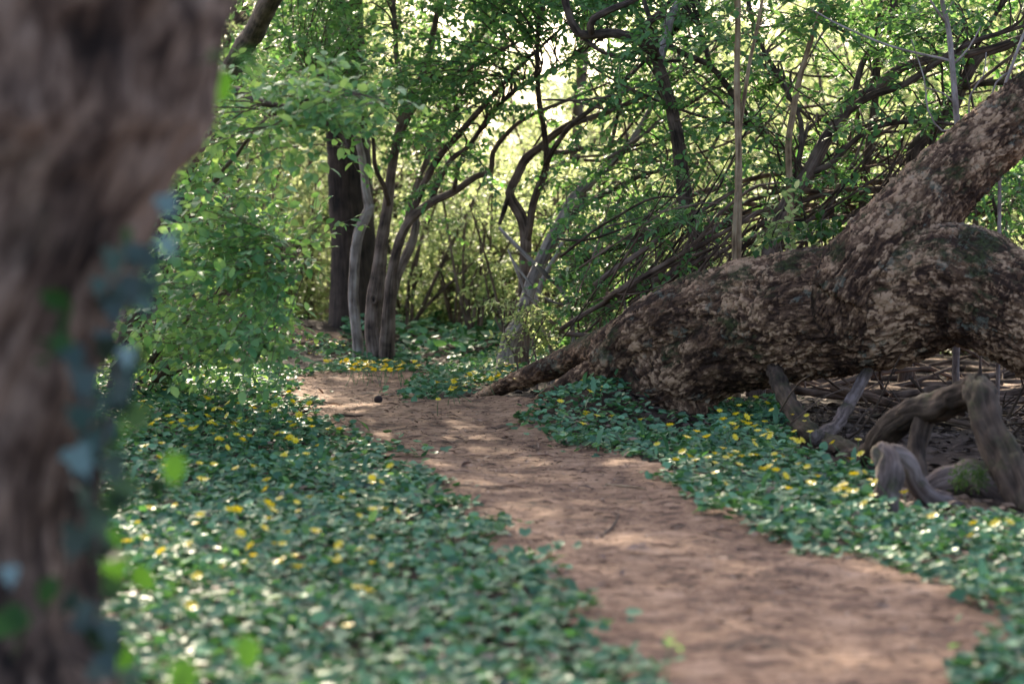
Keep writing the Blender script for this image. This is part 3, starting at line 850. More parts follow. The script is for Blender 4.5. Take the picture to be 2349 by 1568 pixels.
# --- pale upright stems behind the fallen trunk
J = [stem_pts([(1692, 660, 9), (1691, 611, 9), (1693, 480, 9), (1694, 369, 8), (1692, 260, 7.5), (1691, 158, 7), (1693, 16, 6), (1690, -150, 4)], 12),
     stem_pts([(1683, 650, 6), (1684, 590, 6), (1686, 520, 6), (1690, 440, 5)], 11.97),
     stem_pts([(1695, 330, 5), (1699, 284, 5), (1717, 158, 4.5), (1741, 42, 4), (1765, -100, 2)], 12)]
tree("straight_sapling", "straight straw coloured upright stem rising behind the fallen trunk", "tree", J, 'straw', region([(1600, 1800, -120, 80, 16)], 11.6, 12.6), 'leaf', first='stem', rest='stem', lkw=dict(lsize=.05), wob=.002)
K = [stem_pts([(1812, 480, 8), (1811, 435, 8), (1809, 328, 7.5), (1820, 257, 7), (1832, 187, 6.5), (1858, 98, 6), (1890, 0, 5), (1920, -120, 3)], 12.6)]
tree("thin_sapling", "thin tan leaning stem between the straw upright and the fallen tree's limb", "tree", K, 'straw', region([(1780, 1960, -100, 90, 18)], 12, 13.2), 'leaf', first='stem', lkw=dict(lsize=.05), wob=.003)

# --- right thicket trees
L = [
    stem_pts([(1735, 640, 20), (1762, 580, 18), (1806, 468, 17), (1853, 398, 16), (1895, 318, 15), (1956, 234, 14), (2008, 201, 12), (2050, 164, 11), (2120, 140, 10), (2237, 122, 8), (2349, 84, 6), (2450, 40, 3)], 12.9),
    stem_pts([(1900, 310, 10), (1950, 250, 9), (2010, 215, 9), (2080, 190, 8), (2200, 110, 7), (2349, 60, 4)], 12.9, 12.6),
    stem_pts([(1956, 234, 8), (1980, 140, 7), (2040, 40, 6), (2080, -120, 4)], 12.9, 13.4),
    stem_pts([(1853, 398, 8), (1900, 380, 7), (1990, 300, 6), (2100, 280, 5), (2240, 290, 3)], 12.9, 12.7),
    stem_pts([(1806, 468, 7), (1840, 300, 6), (1800, 200, 5), (1740, 90, 4), (1700, -60, 3)], 12.9, 13.5),
]
tree("leaning_tree", "shaggy dark trunk leaning right behind the fallen trunk and its thick limb", "tree", L, ['stem', 'dark', 'dark', 'dark', 'dark'],
     region([(1620, 2120, -10, 300, 46), (1650, 2050, 280, 470, 12), (1600, 2400, -450, -10, 55)], 12.1, 15), 'leaf', nside=10, lkw=dict(lsize=.05))
L3 = [
    stem_pts([(2085, 460, 18), (2092, 388, 17), (2101, 337, 17), (2150, 290, 16), (2190, 240, 15), (2209, 187, 14), (2251, 126, 12), (2320, 100, 10), (2420, 60, 7), (2560, 0, 4)], 13.6),
    stem_pts([(1978, 520, 10), (1980, 435, 10), (1990, 360, 9.5), (1998, 304, 9), (2008, 211, 8), (2010, 100, 6), (2030, -80, 4)], 13.8),
    stem_pts([(2120, 400, 6), (2140, 320, 6), (2171, 248, 6), (2214, 164, 5.5), (2260, 70, 5), (2307, 0, 4.5), (2380, -120, 3)], 13.2),
    stem_pts([(2200, 200, 8), (2300, 190, 7), (2420, 200, 5)], 13.6, 13),
]
tree("arching_tree", "very dark arching trunk behind the fallen tree's rising limb", "tree", L3, 'dark',
     region([(1950, 2500, -10, 190, 56), (1950, 2349, 180, 360, 16), (2250, 2500, 330, 520, 18), (1950, 2700, -450, -10, 55)], 12.2, 15), 'leaf', nside=10, lkw=dict(lsize=.05))
Ns = [
    stem_pts([(2198, 340, 7.5), (2197, 300, 7.5), (2190, 211, 7), (2176, 70, 6), (2162, 9, 5.5), (2150, -90, 4)], 11.7),
    stem_pts([(2167, 51, 3.5), (2150, 25, 3), (2134, 0, 2.5), (2120, -40, 2)], 11.7, 11.6),
    stem_pts([(2192, 240, 2.5), (2165, 215, 2), (2120, 201, 1.5)], 11.7),
    stem_pts([(2186, 150, 2.5), (2222, 110, 2), (2250, 60, 1.5)], 11.7),
    stem_pts([(2195, 290, 2.5), (2160, 300, 2), (2129, 253, 2), (2120, 180, 1.5), (2090, 90, 1.2)], 11.7),
    stem_pts([(2184, 140, 3), (2050, 108, 2.6), (1933, 61, 2.2), (1863, 23, 1.6)], 11.7, 12),
]
tree("thin_sapling", "thin whitish sapling rising from behind the fallen tree's rising limb", "tree", Ns, 'sapling', region([(2080, 2230, -60, 20, 8)], 11.4, 12), 'leaf', first='stem', rest='twig', nside=8, lkw=dict(lsize=.045), wob=.002)
Nt = [stem_pts([(2296, 235, 4), (2303, 206, 4), (2335, 112, 3.5), (2362, 40, 3), (2380, -60, 2)], 11.6),
      stem_pts([(2268, 250, 2.5), (2285, 190, 2.2), (2315, 165, 2)], 11.6), stem_pts([(2223, 290, 2.2), (2225, 220, 2), (2256, 173, 1.6), (2262, 120, 1.2)], 11.6)]
tree("dead_shrub", "few bare whitish twigs sticking up behind the thick limb at the right edge", "shrub", Nt, 'sapling', None, first='stem', rest='twig', nside=7, wob=.002)

# --- leafy saplings between the crooked tree and the fallen trunk
def wand_bush(name, label, xs, ybase, Yb, tops, rects, leafmat='leaf', mat='stem', r=3.2, group=None, spread=1.2, lsize=.045, floating=False):
    st = []
    for k, (xb, tp) in enumerate(zip(xs, tops)):
        Yk = Yb + rng.uniform(-.4, .4) * spread
        mx = (xb + tp[0]) / 2 + rng.uniform(-25, 10); my = (ybase + tp[1]) / 2
        st.append(stem_pts([(xb, ybase, r), (mx, my, r * .8), (tp[0], tp[1], r * .4)], Yk))
    return tree(name, label, "shrub", st, mat, region(rects, Yb - spread, Yb + spread), leafmat, first='stem', rest='stem', nside=6, group=group, floating=floating, lkw=dict(lsize=lsize, rmax=.004, maxlen=.9))
wand_bush("leafy_shrub", "young green leafy shrub between the dead grey twigs and the fallen trunk", (1330, 1370, 1400, 1440, 1480, 1350, 1500), 800, 13.6,
          [(1300, 470), (1390, 500), (1420, 450), (1500, 480), (1560, 520), (1340, 560), (1450, 560)], [(1270, 1520, 500, 660, 36), (1280, 1480, 640, 780, 34), (1480, 1600, 440, 560, 8)])
wand_bush("leafy_shrub", "green leaves poking through the heap of shaggy dead stems behind the fallen trunk", (1440, 1500, 1560, 1620), 760, 12.6,
          [(1460, 560), (1520, 520), (1600, 500), (1650, 480)], [(1420, 1680, 470, 640, 11)], 'leaf', r=2.4, spread=.8)
wand_bush("leafy_shrub", "small fresh green seedling beside the thin root tip of the fallen trunk", (1185, 1210, 1232), 835, 13.2,
          [(1160, 700), (1215, 690), (1250, 730)], [(1150, 1270, 690, 800, 22)], 'leaf_bright', r=2.2, spread=.3, lsize=.035)
wand_bush("leafy_shrub", "sprig of bright young leaves growing on top of the fallen trunk", (1885, 1890), 570, 11.35, [(1880, 510), (1900, 500)], [(1865, 1915, 500, 560, 5)], 'young', r=2, spread=.06, lsize=.05, floating=True)
wand_bush("leafy_shrub", "small sprig of yellow tipped leaves on the leaning shaggy trunk", (1790, 1800), 590, 11.6, [(1780, 520), (1815, 515)], [(1770, 1830, 505, 540, 5)], 'leaf_bright', r=2, spread=.08, lsize=.05, floating=True)
wand_bush("leafy_shrub", "green leafy undergrowth behind the thin tan stem", (1700, 1760, 1850, 1900), 640, 14, [(1690, 360), (1780, 350), (1880, 420), (1960, 440)], [(1640, 2000, 380, 540, 26)])
wand_bush("leafy_shrub", "dark green leafy undergrowth behind the thick rising limb at the right edge", (2250, 2320, 2400), 640, 13.4, [(2230, 440), (2340, 420), (2420, 430)], [(2230, 2480, 400, 560, 30)])

for xb, Yb, lean, tops in ((935, 18.5, 30, 6), (985, 20, 60, 6), (1045, 19, 20, 7), (1095, 18, -20, 6), (1130, 20.5, 40, 7), (1010, 22.5, 30, 7), (1075, 23, -30, 6), (1260, 17.5, 50, 6), (1350, 17, 60, 7), (1420, 18, 70, 6), (640, 20, -40, 6), (560, 19, 50, 6), (700, 22, 20, 6), (1165, 17.2, 25, 4)):
    yb = YH + F / Yb + 4
    xs_ = [xb + rng.normal(0, 9) for _ in range(tops)]
    tp = [(x + lean + rng.normal(0, 75), rng.uniform(330, 620)) for x in xs_]
    wand_bush("thin_stemmed_shrub", "sparse shrub of thin brown forking stems in the clearing beyond the path's bend", xs_, yb, Yb, tp, [(xb - 90 + lean, xb + 110 + lean, 360, 620, 15), (xb - 60, xb + 80, 600, 740, 6)], 'leaf_bright', 'stem', r=rng.uniform(3, 4.8), spread=.35, lsize=.05, group="thin stemmed shrubs beyond the bend")
# --- bush at the left of the path
Pst = [
    stem_pts([(255, 945, 24), (330, 650, 24), (430, 380, 24), (530, 160, 24), (590, 60, 24), (640, -40, 24), (720, -220, 20), (860, -480, 10)], 12, 8.6),
    stem_pts([(270, 940, 8), (350, 700, 7), (450, 480, 6), (560, 330, 4), (620, 260, 2)], 12, 9.6),
    stem_pts([(280, 940, 8), (380, 780, 7), (500, 680, 5), (610, 600, 3), (680, 590, 2)], 12.2, 10),
    stem_pts([(290, 945, 8), (380, 850, 7), (500, 790, 5), (600, 770, 3), (650, 800, 2)], 12.3, 10.6),
    stem_pts([(260, 940, 8), (330, 600, 7), (370, 400, 5), (430, 250, 3)], 12.1, 10),
    stem_pts([(260, 960, 8), (300, 700, 7), (290, 400, 6), (320, 100, 4)], 12.2, 11),
    stem_pts([(510, 200, 9), (560, 215, 9), (600, 236, 8), (650, 245, 7), (715, 262, 6.5), (770, 300, 5), (800, 340, 3)], 9.7, 9),
    stem_pts([(650, 245, 4), (720, 225, 3.5), (800, 215, 2.5), (880, 235, 1.5)], 9.3, 8.9),
]
tree("leafy_shrub", "large bright leafy bush between the blurred trunk and path, one bough reaching out", "shrub", Pst, ['dark', 'stem', 'stem', 'stem', 'stem', 'stem', 'dark', 'stem'],
     np.vstack([clumps([(330, 560, 200, 420, 17), (330, 600, 400, 640, 18), (320, 600, 620, 800, 17), (320, 510, 780, 880, 10), (430, 560, 150, 280, 5), (250, 420, 300, 820, 5)], 9.2, 12.8, per=4, sp=(.2, .25, .07)), region([(600, 860, 200, 265, 11), (580, 800, 250, 300, 7), (720, 850, 265, 305, 5)], 8.7, 9.5)]), 'leaf_left', first='stem', rest='stem', nside=8,
     lkw=dict(lsize=.053, side=3, rmax=.005, gap=.046, maxlen=1.3, width=1.35))
R_ = [stem_pts([(352, 860, 34), (355, 800, 30), (356, 740, 28), (360, 660, 27), (350, 500, 25), (345, 300, 23), (330, 0, 20), (320, -300, 12)], 15)]
tree("straight_tree", "brown shaggy trunk half hidden in the leafy bush beside the path", "tree", R_, 'stem', region([(200, 520, -300, 200, 70)], 13.5, 16), 'leaf', nside=18, lkw=dict(lsize=.05))

# --- broken stumps beyond the bend
S = stem_pts([(716, 775, 16), (715, 740, 15), (714, 704, 14), (714, 698, 13)], 21)
S1 = stem_pts([(640, 716, 4), (690, 702, 4.5), (712, 700, 5), (735, 675, 5), (760, 650, 5)], 20.9)
tree("broken_stump", "tan broken stump with a pale branch lying across its top", "stump", [S], 'straw', None, nside=14)
S2 = stem_pts([(756, 775, 12), (757, 720, 12), (760, 660, 11), (764, 640, 9)], 21.4)
tree("broken_stump", "narrow tan stump next to the thick dark trunk", "stump", [S2], 'straw', None, nside=14)
tree("fallen_branch", "pale bent branch lying over the tan broken stump", "branch", [S1], 'pale', None, first='stem', nside=8)
tree("fallen_log", "short dark log lying on the soil right of the thick dark trunk", "log", [stem_pts([(880, 800, 22), (915, 800, 20), (950, 806, 12), (985, 812, 5)], 17)], 'big', None, nside=14)
tree("fallen_branch", "dark stick on the brown soil left of the far flower patch", "branch", [stem_pts([(640, 800, 5), (690, 818, 6), (740, 830, 5)], 15.9)], 'dark', None, first='stem', nside=7)

# ------------------------------------------------------------------ the fallen, still leaning trunk
FT = dict(
    trunk=[[(1400, 850, 70), (1445, 800, 74), (1520, 752, 84), (1610, 724, 96), (1710, 712, 116), (1780, 720, 140)],
           [(1470, 905, 80), (1550, 862, 92), (1640, 812, 100), (1720, 768, 128), (1830, 724, 149), (1930, 712, 148), (2030, 698, 146), (2120, 668, 140), (2200, 652, 141), (2290, 688, 129), (2360, 722, 130), (2500, 800, 136), (2700, 905, 140), (2950, 980, 120), (3200, 1010, 95)],
           [(1530, 850, 95), (1572, 905, 72), (1586, 960, 58), (1590, 1010, 62)],
           [(1960, 740, 100), (2005, 762, 84), (2025, 785, 48)],
           [(1500, 880, 85), (1450, 925, 62), (1420, 960, 55)]],
    limb=[[(1960, 700, 118), (2000, 630, 118), (2060, 545, 104), (2130, 460, 90), (2235, 356, 79), (2349, 252, 70), (2450, 160, 64), (2600, 30, 55), (2800, -150, 40)]],
    root=[[(1440, 800, 68), (1360, 806, 40), (1290, 833, 30), (1200, 868, 24), (1130, 897, 16), (1075, 920, 9), (1040, 932, 4)],
          [(1440, 850, 70), (1350, 866, 36), (1290, 890, 23), (1240, 916, 14), (1215, 930, 6)]],
)
def ft_Y(px): return 11.9 - (px - 1250) * .0011 if px < 2349 else 10.7
mb = MB(); skel = []
for part, chains in FT.items():
    for ch in chains:
        pts, rad = [], []
        for px, py, r in ch:
            Yk = ft_Y(px)
            if part == 'root' : Yk = 11.75 + (1440 - px) * (.0027 if py > 0 and ch[0][1] < 820 else .0005)
            if part == 'limb': Yk = 11.0 + max(0, px - 2000) * .0006
            pts.append(P(px, py, Yk)); rad.append(r * Yk / F)
        p, r = catmull(pts, rad, .04)
        tube(mb, p, r, 20)
        t, u, v = frames(p)
        L_ = np.concatenate([[0], np.cumsum(np.linalg.norm(np.diff(p, axis=0), axis=1))]) + 3 * len(skel)
        skel.append((part, p, r, t, u, v, L_))
tmp = mb.build("tmp_trunk", None)
md = tmp.modifiers.new("r", 'REMESH'); md.mode = 'VOXEL'; md.voxel_size = .008
md = tmp.modifiers.new("s", 'SMOOTH'); md.factor = .5; md.iterations = 12
ev = tmp.evaluated_get(bpy.context.evaluated_depsgraph_get())
em = ev.to_mesh()
nv = len(em.vertices)
co = np.empty(nv * 3, np.float32); em.vertices.foreach_get("co", co); co = co.reshape(-1, 3).astype(float)
no = np.empty(nv * 3, np.float32); em.vertices.foreach_get("normal", no); no = no.reshape(-1, 3).astype(float)
npoly = len(em.polygons)
li = np.empty(len(em.loops), np.int32); em.loops.foreach_get("vertex_index", li)
lt = np.empty(npoly, np.int32); em.polygons.foreach_get("loop_total", lt)
ls = np.empty(npoly, np.int32); em.polygons.foreach_get("loop_start", ls)
quads = np.stack([li[ls[lt == 4] + k] for k in range(4)], -1)
ev.to_mesh_clear(); tme = tmp.data
bpy.data.objects.remove(tmp); bpy.data.meshes.remove(tme)
best = np.full(nv, 1e9); pid = np.zeros(nv, int); bkc = np.zeros((nv, 3))
names = list(FT)
for part, p, r, t, u, v, L_ in skel:
    step = max(1, len(p) // 60)
    for i in range(0, len(p), 1):
        d = co - p[i]
        dist = np.linalg.norm(d, axis=1) / r[i]
        if part == 'limb': dist = dist * 1.04
        k = dist < best
        if not k.any(): continue
        best[k] = dist[k]; pid[k] = names.index(part)
        dk = d[k]
        bkc[k] = np.stack([dk @ u[i], dk @ v[i], L_[i] + dk @ t[i]], -1)
# blend the straightened coordinates a little with world noise, then raise scaly bark plates
warp = np.stack([fbm(co * 5 + a * 9, 2) for a in range(3)], -1) * .035
warp2 = np.stack([fbm(co * 22 + a * 5, 3) for a in range(3)], -1) * .022
q = (bkc + warp * 1.6 + warp2) * np.array((20, 20, 7))
d1, d2, rid = voronoi(q)
edge = np.clip((d2 - d1) / .32, 0, 1)
d1b, d2b, ridb = voronoi((bkc + warp + warp2 * 1.4) * np.array((58, 58, 20)) + 40)
edgeb = np.clip((d2b - d1b) / .35, 0, 1)
big_ = fbm(co * 3.2, 3)
fiss = np.clip(1 - np.abs(fbm((bkc + warp * 2.2 + warp2) * np.array((20, 20, 3.6)) + 7, 3)) * 5.5, 0, 1)
fleck = np.clip((ridb - .60) / .12, 0, 1) * np.clip(edgeb * 1.4, 0, 1)
low = fbm(co * 4.0 + 9, 3)
mid_ = fbm((bkc + warp2) * np.array((34, 34, 12)) + 3, 3)
hgt = .006 * edge * (.3 + rid) + .0075 * (edgeb * (.3 + ridb) - .5) - .016 * fiss + .008 * mid_ + .010 * big_ + .006 * fbm(bkc * np.array((95, 95, 34)), 3)
rvv = np.clip(.34 + fleck * (.24 + .5 * low) + .12 * (rid - .5) + .28 * low + .22 * mid_ - .20 * fiss - .06 * (1 - edgeb), 0, 1)
amp = np.clip(best * 0 + 1, 0, 1) * np.where(pid == 2, .5, 1)
co2 = co + no * (hgt * amp)[:, None]
fleck = np.clip((ridb - .58) / .12, 0, 1) * np.clip(edgeb * 1.4, 0, 1)
low = fbm(co * 4.0 + 9, 3)
rvv = np.clip(.30 + fleck * (.26 + .55 * low) + .22 * (rid - .5) + .25 * low - .14 * (1 - edge) - .07 * (1 - edgeb), 0, 1)
ftb = P(1530, 940, 11.5)
root_T = thing("fallen_tree", (ftb[0], ftb[1], gz1(ftb[0], ftb[1])), "massive rough barked leaning tree trunk lying low beside the path, forked with a thick limb", "tree")
fp = pid[quads]
fmaj = np.where((fp == 1).sum(1) >= 2, 1, np.where((fp == 2).sum(1) >= 3, 2, 0))
full = MB(); full.add(co2, None, quads, bkc, rvv)
for k, nm in enumerate(names):
    fq = quads[fmaj == k]
    uq, inv = np.unique(fq.ravel(), return_inverse=True)
    b = MB(); b.add(co2[uq], None, inv.reshape(-1, 4), bkc[uq], rvv[uq])
    b.build(nm, M['fallen'], root_T, origin=root_T.location)

# ------------------------------------------------------------------ dead wood under it
def wood(b, path, Y0, Y1=None, n=30, lump=.16, wob=.008, ends=True):
    p, r = stem_pts(path, Y0, Y1)
    p, r = catmull(p, r, .012)
    off = rng.random(3) * 30
    for a in range(3): p[:, a] += wob * fbm(p * 6 + off + a * 7, 3)
    if ends:
        p = np.vstack([p, p[-1] + (p[-1] - p[-2]) * .6]); r = np.append(r, r[-1] * .55)
    def crack(bk, rn):
        k = np.clip(1 - np.abs(fbm(bk * np.array((60, 60, 6)), 2)) * 4.5, 0, 1)
        return r.mean() * (-.26 * k + .30 * fbm(bk * np.array((16, 16, 9)), 3) + .14 * fbm(bk * np.array((70, 70, 20)), 2))
    tube(b, p, r * 1.14, n, lump=lump, disp=crack, jag=.8)

def wood_thing(name, label, cat, parts):
    p0 = P(*parts[0][2][0][:2], parts[0][3])
    root = thing(name, p0, label, cat)
    for nm, mat, path, Y0, Y1 in parts:
        b = MB(); wood(b, path, Y0, Y1); b.build(nm, M[mat], root, origin=p0)
    return root
wood_thing("fallen_branch", "dark bent dead branch with a pale broken fork hanging under the fallen trunk", "branch", [
    ("stem", 'dead', [(1778, 850, 17), (1787, 876, 17), (1811, 926, 17), (1840, 970, 17), (1875, 1006, 18), (1919, 1026, 19), (1966, 1042, 19), (2010, 1050, 16)], 11.1, 9.4),
    ("fork", 'deadpale', [(1872, 1004, 14), (1895, 993, 14), (1919, 973, 14), (1936, 945, 13), (1948, 926, 12), (1977, 876, 12), (2005, 825, 11)], 10.0, 11.1)])
wood_thing("fallen_log", "thick dark dead log arching up to a broken stub above the leaves", "log", [
    ("stem", 'dead', [(1975, 1060, 20), (2007, 1030, 24), (2051, 980, 28), (2095, 952, 30), (2153, 935, 31), (2211, 908, 32), (2250, 898, 28)], 9.3, 8.6),
    ("limb", 'dead', [(2235, 880, 26), (2250, 910, 32), (2260, 945, 33), (2279, 999, 34), (2308, 1058, 35), (2334, 1116, 36), (2365, 1190, 37), (2380, 1230, 38)], 8.6, 7.9),
    ("stub", 'dead', [(2236, 895, 17), (2242, 872, 12), (2246, 850, 4)], 8.55, 8.55),
    ("prop", 'dead', [(2122, 955, 22), (2106, 1010, 19), (2100, 1058, 18), (2108, 1100, 19), (2116, 1130, 20)], 8.9, 8.6)])
wood_thing("broken_log", "short pale broken log standing bent in the leaves before the dark arching log", "log", [
    ("stem", 'deadpale', [(2018, 1032, 21), (2032, 1050, 26), (2040, 1080, 27), (2036, 1116, 26), (2030, 1160, 28), (2029, 1200, 28), (2029, 1222, 28)], 8.0, 7.75),
    ("limb", 'deadpale', [(2040, 1038, 20), (2062, 1046, 21), (2082, 1066, 21), (2096, 1102, 21), (2120, 1132, 21), (2160, 1150, 18), (2205, 1166, 11)], 8.05, 8.15)])
wood_thing("mossy_log", "short grey rotting log with green moss patches under the dark arching log", "log", [
    ("stem", 'deadpale', [(2120, 1150, 26), (2147, 1124, 33), (2182, 1104, 35), (2226, 1096, 36), (2264, 1112, 34), (2300, 1142, 29), (2330, 1175, 22)], 8.5, 8.25)])
# moss tufts on the mossy log
b = MB()
n = 900
ctr = np.stack([P(px, py, Yk) for px, py, Yk in [(2205, 1090, 8.2)] * 450 + [(2245, 1092, 8.2)] * 450])
off = rng.normal(0, 1, (n, 3)) * np.array((.018, .02, .022))
pos = ctr + off
d = rng.normal(0, 1, (n, 3)); leaves(b, pos, d, rng.normal(0, 1, (n, 3)), rng.uniform(.006, .014, n), DIAM)
o_log = [o for o in bpy.data.objects if o.name.startswith("mossy_log")][0]
b.build("moss", leaf_mat("moss", (.03, .06, .01), (.07, .12, .02), (.06, .12, .01), (.1, .2, .02), .2, .8), o_log, origin=o_log.location)

def tangle(name, n, xr, yr, Yr, lenr, ang, rr, mat, sag=.0, seed_sides=6):
    b = MB()
    for _ in range(n):
        x = rng.uniform(*xr); y = rng.uniform(*yr); Yk = rng.uniform(*Yr)
        a = math.radians(rng.uniform(*ang)); ln = rng.uniform(*lenr); r = rng.uniform(*rr) * (1 if rng.random() > .2 else 1.5)
        cur = rng.normal(0, .12) * ln
        dx, dy = math.cos(a) * ln, -math.sin(a) * ln
        p, rd = stem_pts([(x - dx / 2, y - dy / 2, r), (x - dx / 5, y - dy / 5 - cur * .6, r * .95), (x + dx / 5, y + dy / 5 - cur * .7, r * .8), (x + dx / 2, y + dy / 2, r * .45)], Yk, Yk + rng.uniform(-.7, .7))
        p[:, 2] = np.maximum(p[:, 2], gz(p[:, 0], p[:, 1]) + .02)
        p, rd = catmull(p, rd, .07)
        for c in range(3): p[:, c] += .012 * fbm(p * 5 + c * 11 + x, 2)
        tube(b, p, rd, seed_sides, lump=.1)
    return b
def tangle_thing(name, label, cat, groups):
    p0 = None; built = []
    root = None
    for args in groups:
        b = tangle(name, *args)
        if root is None:
            c = b.v[0].mean(0); p0 = np.array((c[0], c[1], gz1(c[0], c[1])))
            root = thing(name, p0, label, cat)
        b.build("stem", M[args[7]], root, origin=p0)
    return root
tangle_thing("brush_pile", "leaning heap of shaggy dead stems behind the fallen trunk, left of the straw upright", "brush pile",
    [(16, (1430, 1680), (520, 690), (12.2, 13.6), (220, 430), (25, 62), (1.8, 4), 'vine'), (18, (1400, 1680), (470, 660), (12.4, 14), (240, 460), (10, 75), (1.5, 3.6), 'dead'), (34, (1360, 1660), (540, 720), (12.3, 13.6), (90, 260), (20, 120), (1, 2.4), 'vine'),
     (40, (1380, 1700), (420, 680), (12.2, 14), (60, 180), (0, 180), (.8, 1.8), 'stem'), (7, (1430, 1680), (520, 660), (12.4, 13.4), (320, 480), (22, 45), (5, 7), 'vine')])
tangle_thing("brush_pile", "dark heap of dead branches behind the fallen trunk, right of the straw upright", "brush pile",
    [(24, (1690, 2000), (400, 560), (12.9, 14.6), (200, 480), (0, 80), (1.5, 4.5), 'dark'), (18, (1720, 2150), (380, 540), (13, 15), (300, 560), (-10, 25), (3, 8), 'vine'), (22, (1700, 2200), (300, 520), (12.8, 15), (150, 340), (40, 130), (1.5, 3), 'dark'),
     (22, (1950, 2400), (260, 520), (13, 15.5), (200, 420), (-40, 40), (2, 5), 'dark'),
     (40, (1400, 2400), (20, 420), (12.6, 16), (260, 620), (15, 70), (1.5, 4), 'stem'), (26, (1400, 2400), (20, 420), (12.6, 16), (220, 520), (95, 165), (1.2, 3), 'dark')])
tangle_thing("brush_pile", "brown tangle of dead branches on the dark soil beneath the raised fallen trunk", "brush pile",
    [(14, (1850, 2450), (880, 980), (11.6, 13.5), (220, 480), (-24, 32), (5, 11), 'vine'), (44, (1740, 2450), (840, 1000), (11.4, 14.5), (150, 340), (20, 160), (1.5, 4), 'vine'), (26, (1950, 2450), (900, 1090), (9.7, 11.5), (120, 300), (-60, 70), (1.5, 4), 'dead'),
     (20, (1750, 2500), (820, 940), (13, 17), (200, 420), (-35, 45), (4, 9), 'vine'), (40, (1780, 2450), (900, 1100), (9.6, 12.5), (60, 160), (0, 180), (1, 2.5), 'stem')])

# ------------------------------------------------------------------ blurred near trunk with ivy
def near_disp(bk, rn):
    q = bk * np.array((18, 18, 4.0))
    return .032 * fbm(bk * np.array((26, 26, 6)), 3) + .024 * np.abs(fbm(bk * np.array((48, 48, 7)), 2)) + .03 * fbm(bk * np.array((7, 7, 3)), 2)
edge_pts = [(-420, 540, 380), (-250, 545, 370), (-80, 525, 350), (0, 526, 330), (60, 508, 315), (120, 488, 305), (200, 472, 297), (275, 466, 290), (330, 428, 270), (400, 378, 255), (460, 345, 245), (540, 306, 240), (640, 264, 235), (760, 232, 235),
            (900, 206, 235), (1050, 188, 235), (1200, 180, 235), (1320, 180, 240), (1420, 188, 250), (1520, 210, 270), (1620, 250, 300), (1900, 330, 360), (2330, 470, 480)]
YT = 3.6
pts, rad = [], []
for py, ex, rmm in edge_pts:
    r = rmm / 1000. * YT / 3
    # limb of a cylinder: right edge at ex
    pts.append(P(ex, py, YT) - np.array((r, 0, 0))); rad.append(r)
pN, rN = catmull(pts, rad, .016)
zb = gz1(pN[-1][0], YT)
root_N = thing("broad_tree", (pN[-1][0], YT, zb), "huge blurred brown tree trunk with ivy close at the left edge", "tree")
b = MB(); tube(b, pN, rN, 170, disp=near_disp, level=True)
b.build("trunk", M['near_bark'], root_N, origin=root_N.location)

iv_root = thing("ivy_vine", P(260, 1300, 3.5), "dark ivy with broad leaves climbing the blurred near trunk", "ivy")
b = MB()
for path in ([(300, 1700, 6), (250, 1500, 6), (225, 1300, 6), (230, 1100, 6), (255, 900, 5), (290, 740, 5), (330, 600, 4), (370, 500, 3)], [(235, 1100, 4), (190, 950, 4), (160, 800, 3), (135, 690, 2)], [(120, 1480, 5), (200, 1530, 5), (330, 1570, 4)]):
    p, r = stem_pts(path, 3.4, 3.36); p, r = catmull(p, r, .02); tube(b, p, r, 8)
b.build("stem", M['dark'], iv_root, origin=iv_root.location)
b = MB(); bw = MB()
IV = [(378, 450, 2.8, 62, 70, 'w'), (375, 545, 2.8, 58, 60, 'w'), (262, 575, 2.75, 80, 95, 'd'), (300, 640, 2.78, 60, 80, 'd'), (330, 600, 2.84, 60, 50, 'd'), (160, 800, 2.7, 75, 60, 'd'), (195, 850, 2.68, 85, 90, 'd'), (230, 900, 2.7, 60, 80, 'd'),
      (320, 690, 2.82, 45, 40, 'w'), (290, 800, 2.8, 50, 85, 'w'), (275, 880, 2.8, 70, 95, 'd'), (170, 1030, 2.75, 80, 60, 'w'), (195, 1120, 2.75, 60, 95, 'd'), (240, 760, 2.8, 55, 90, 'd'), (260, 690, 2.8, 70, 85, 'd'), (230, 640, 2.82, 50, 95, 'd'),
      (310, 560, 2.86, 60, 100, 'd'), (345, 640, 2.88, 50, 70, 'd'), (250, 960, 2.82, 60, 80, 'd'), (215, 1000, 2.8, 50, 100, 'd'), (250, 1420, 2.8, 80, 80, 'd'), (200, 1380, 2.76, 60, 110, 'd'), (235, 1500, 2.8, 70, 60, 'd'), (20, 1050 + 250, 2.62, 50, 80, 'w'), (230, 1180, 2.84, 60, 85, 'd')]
for px, py, Yk, ln, an, kd in IV:
    Yk *= 1.2
    p = P(px, py, Yk)[None]
    s = ln * 1.35 * Yk / F
    a = math.radians(an)
    d = np.array([[math.cos(a) * .9, -.25, -math.sin(a)]])
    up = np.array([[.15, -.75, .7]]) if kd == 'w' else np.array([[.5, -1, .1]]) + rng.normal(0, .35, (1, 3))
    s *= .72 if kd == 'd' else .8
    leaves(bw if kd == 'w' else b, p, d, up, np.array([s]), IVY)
n = 36
for _ in range(n):
    py = rng.uniform(560, 1560); px = np.interp(py, [560, 700, 900, 1100, 1300, 1560], [330, 280, 250, 225, 215, 260]) + rng.normal(0, 35)
    leaves(b, P(px, py, rng.uniform(3.3, 3.5))[None], rng.normal(0, 1, (1, 3)) * (1, .4, 1) + np.array([[0, 0, -.6]]), np.array([[.3, -1, .3]]) + rng.normal(0, .3, (1, 3)), np.array([rng.uniform(.03, .055)]), IVY)
b.build("foliage", M['ivy'], iv_root, origin=iv_root.location)
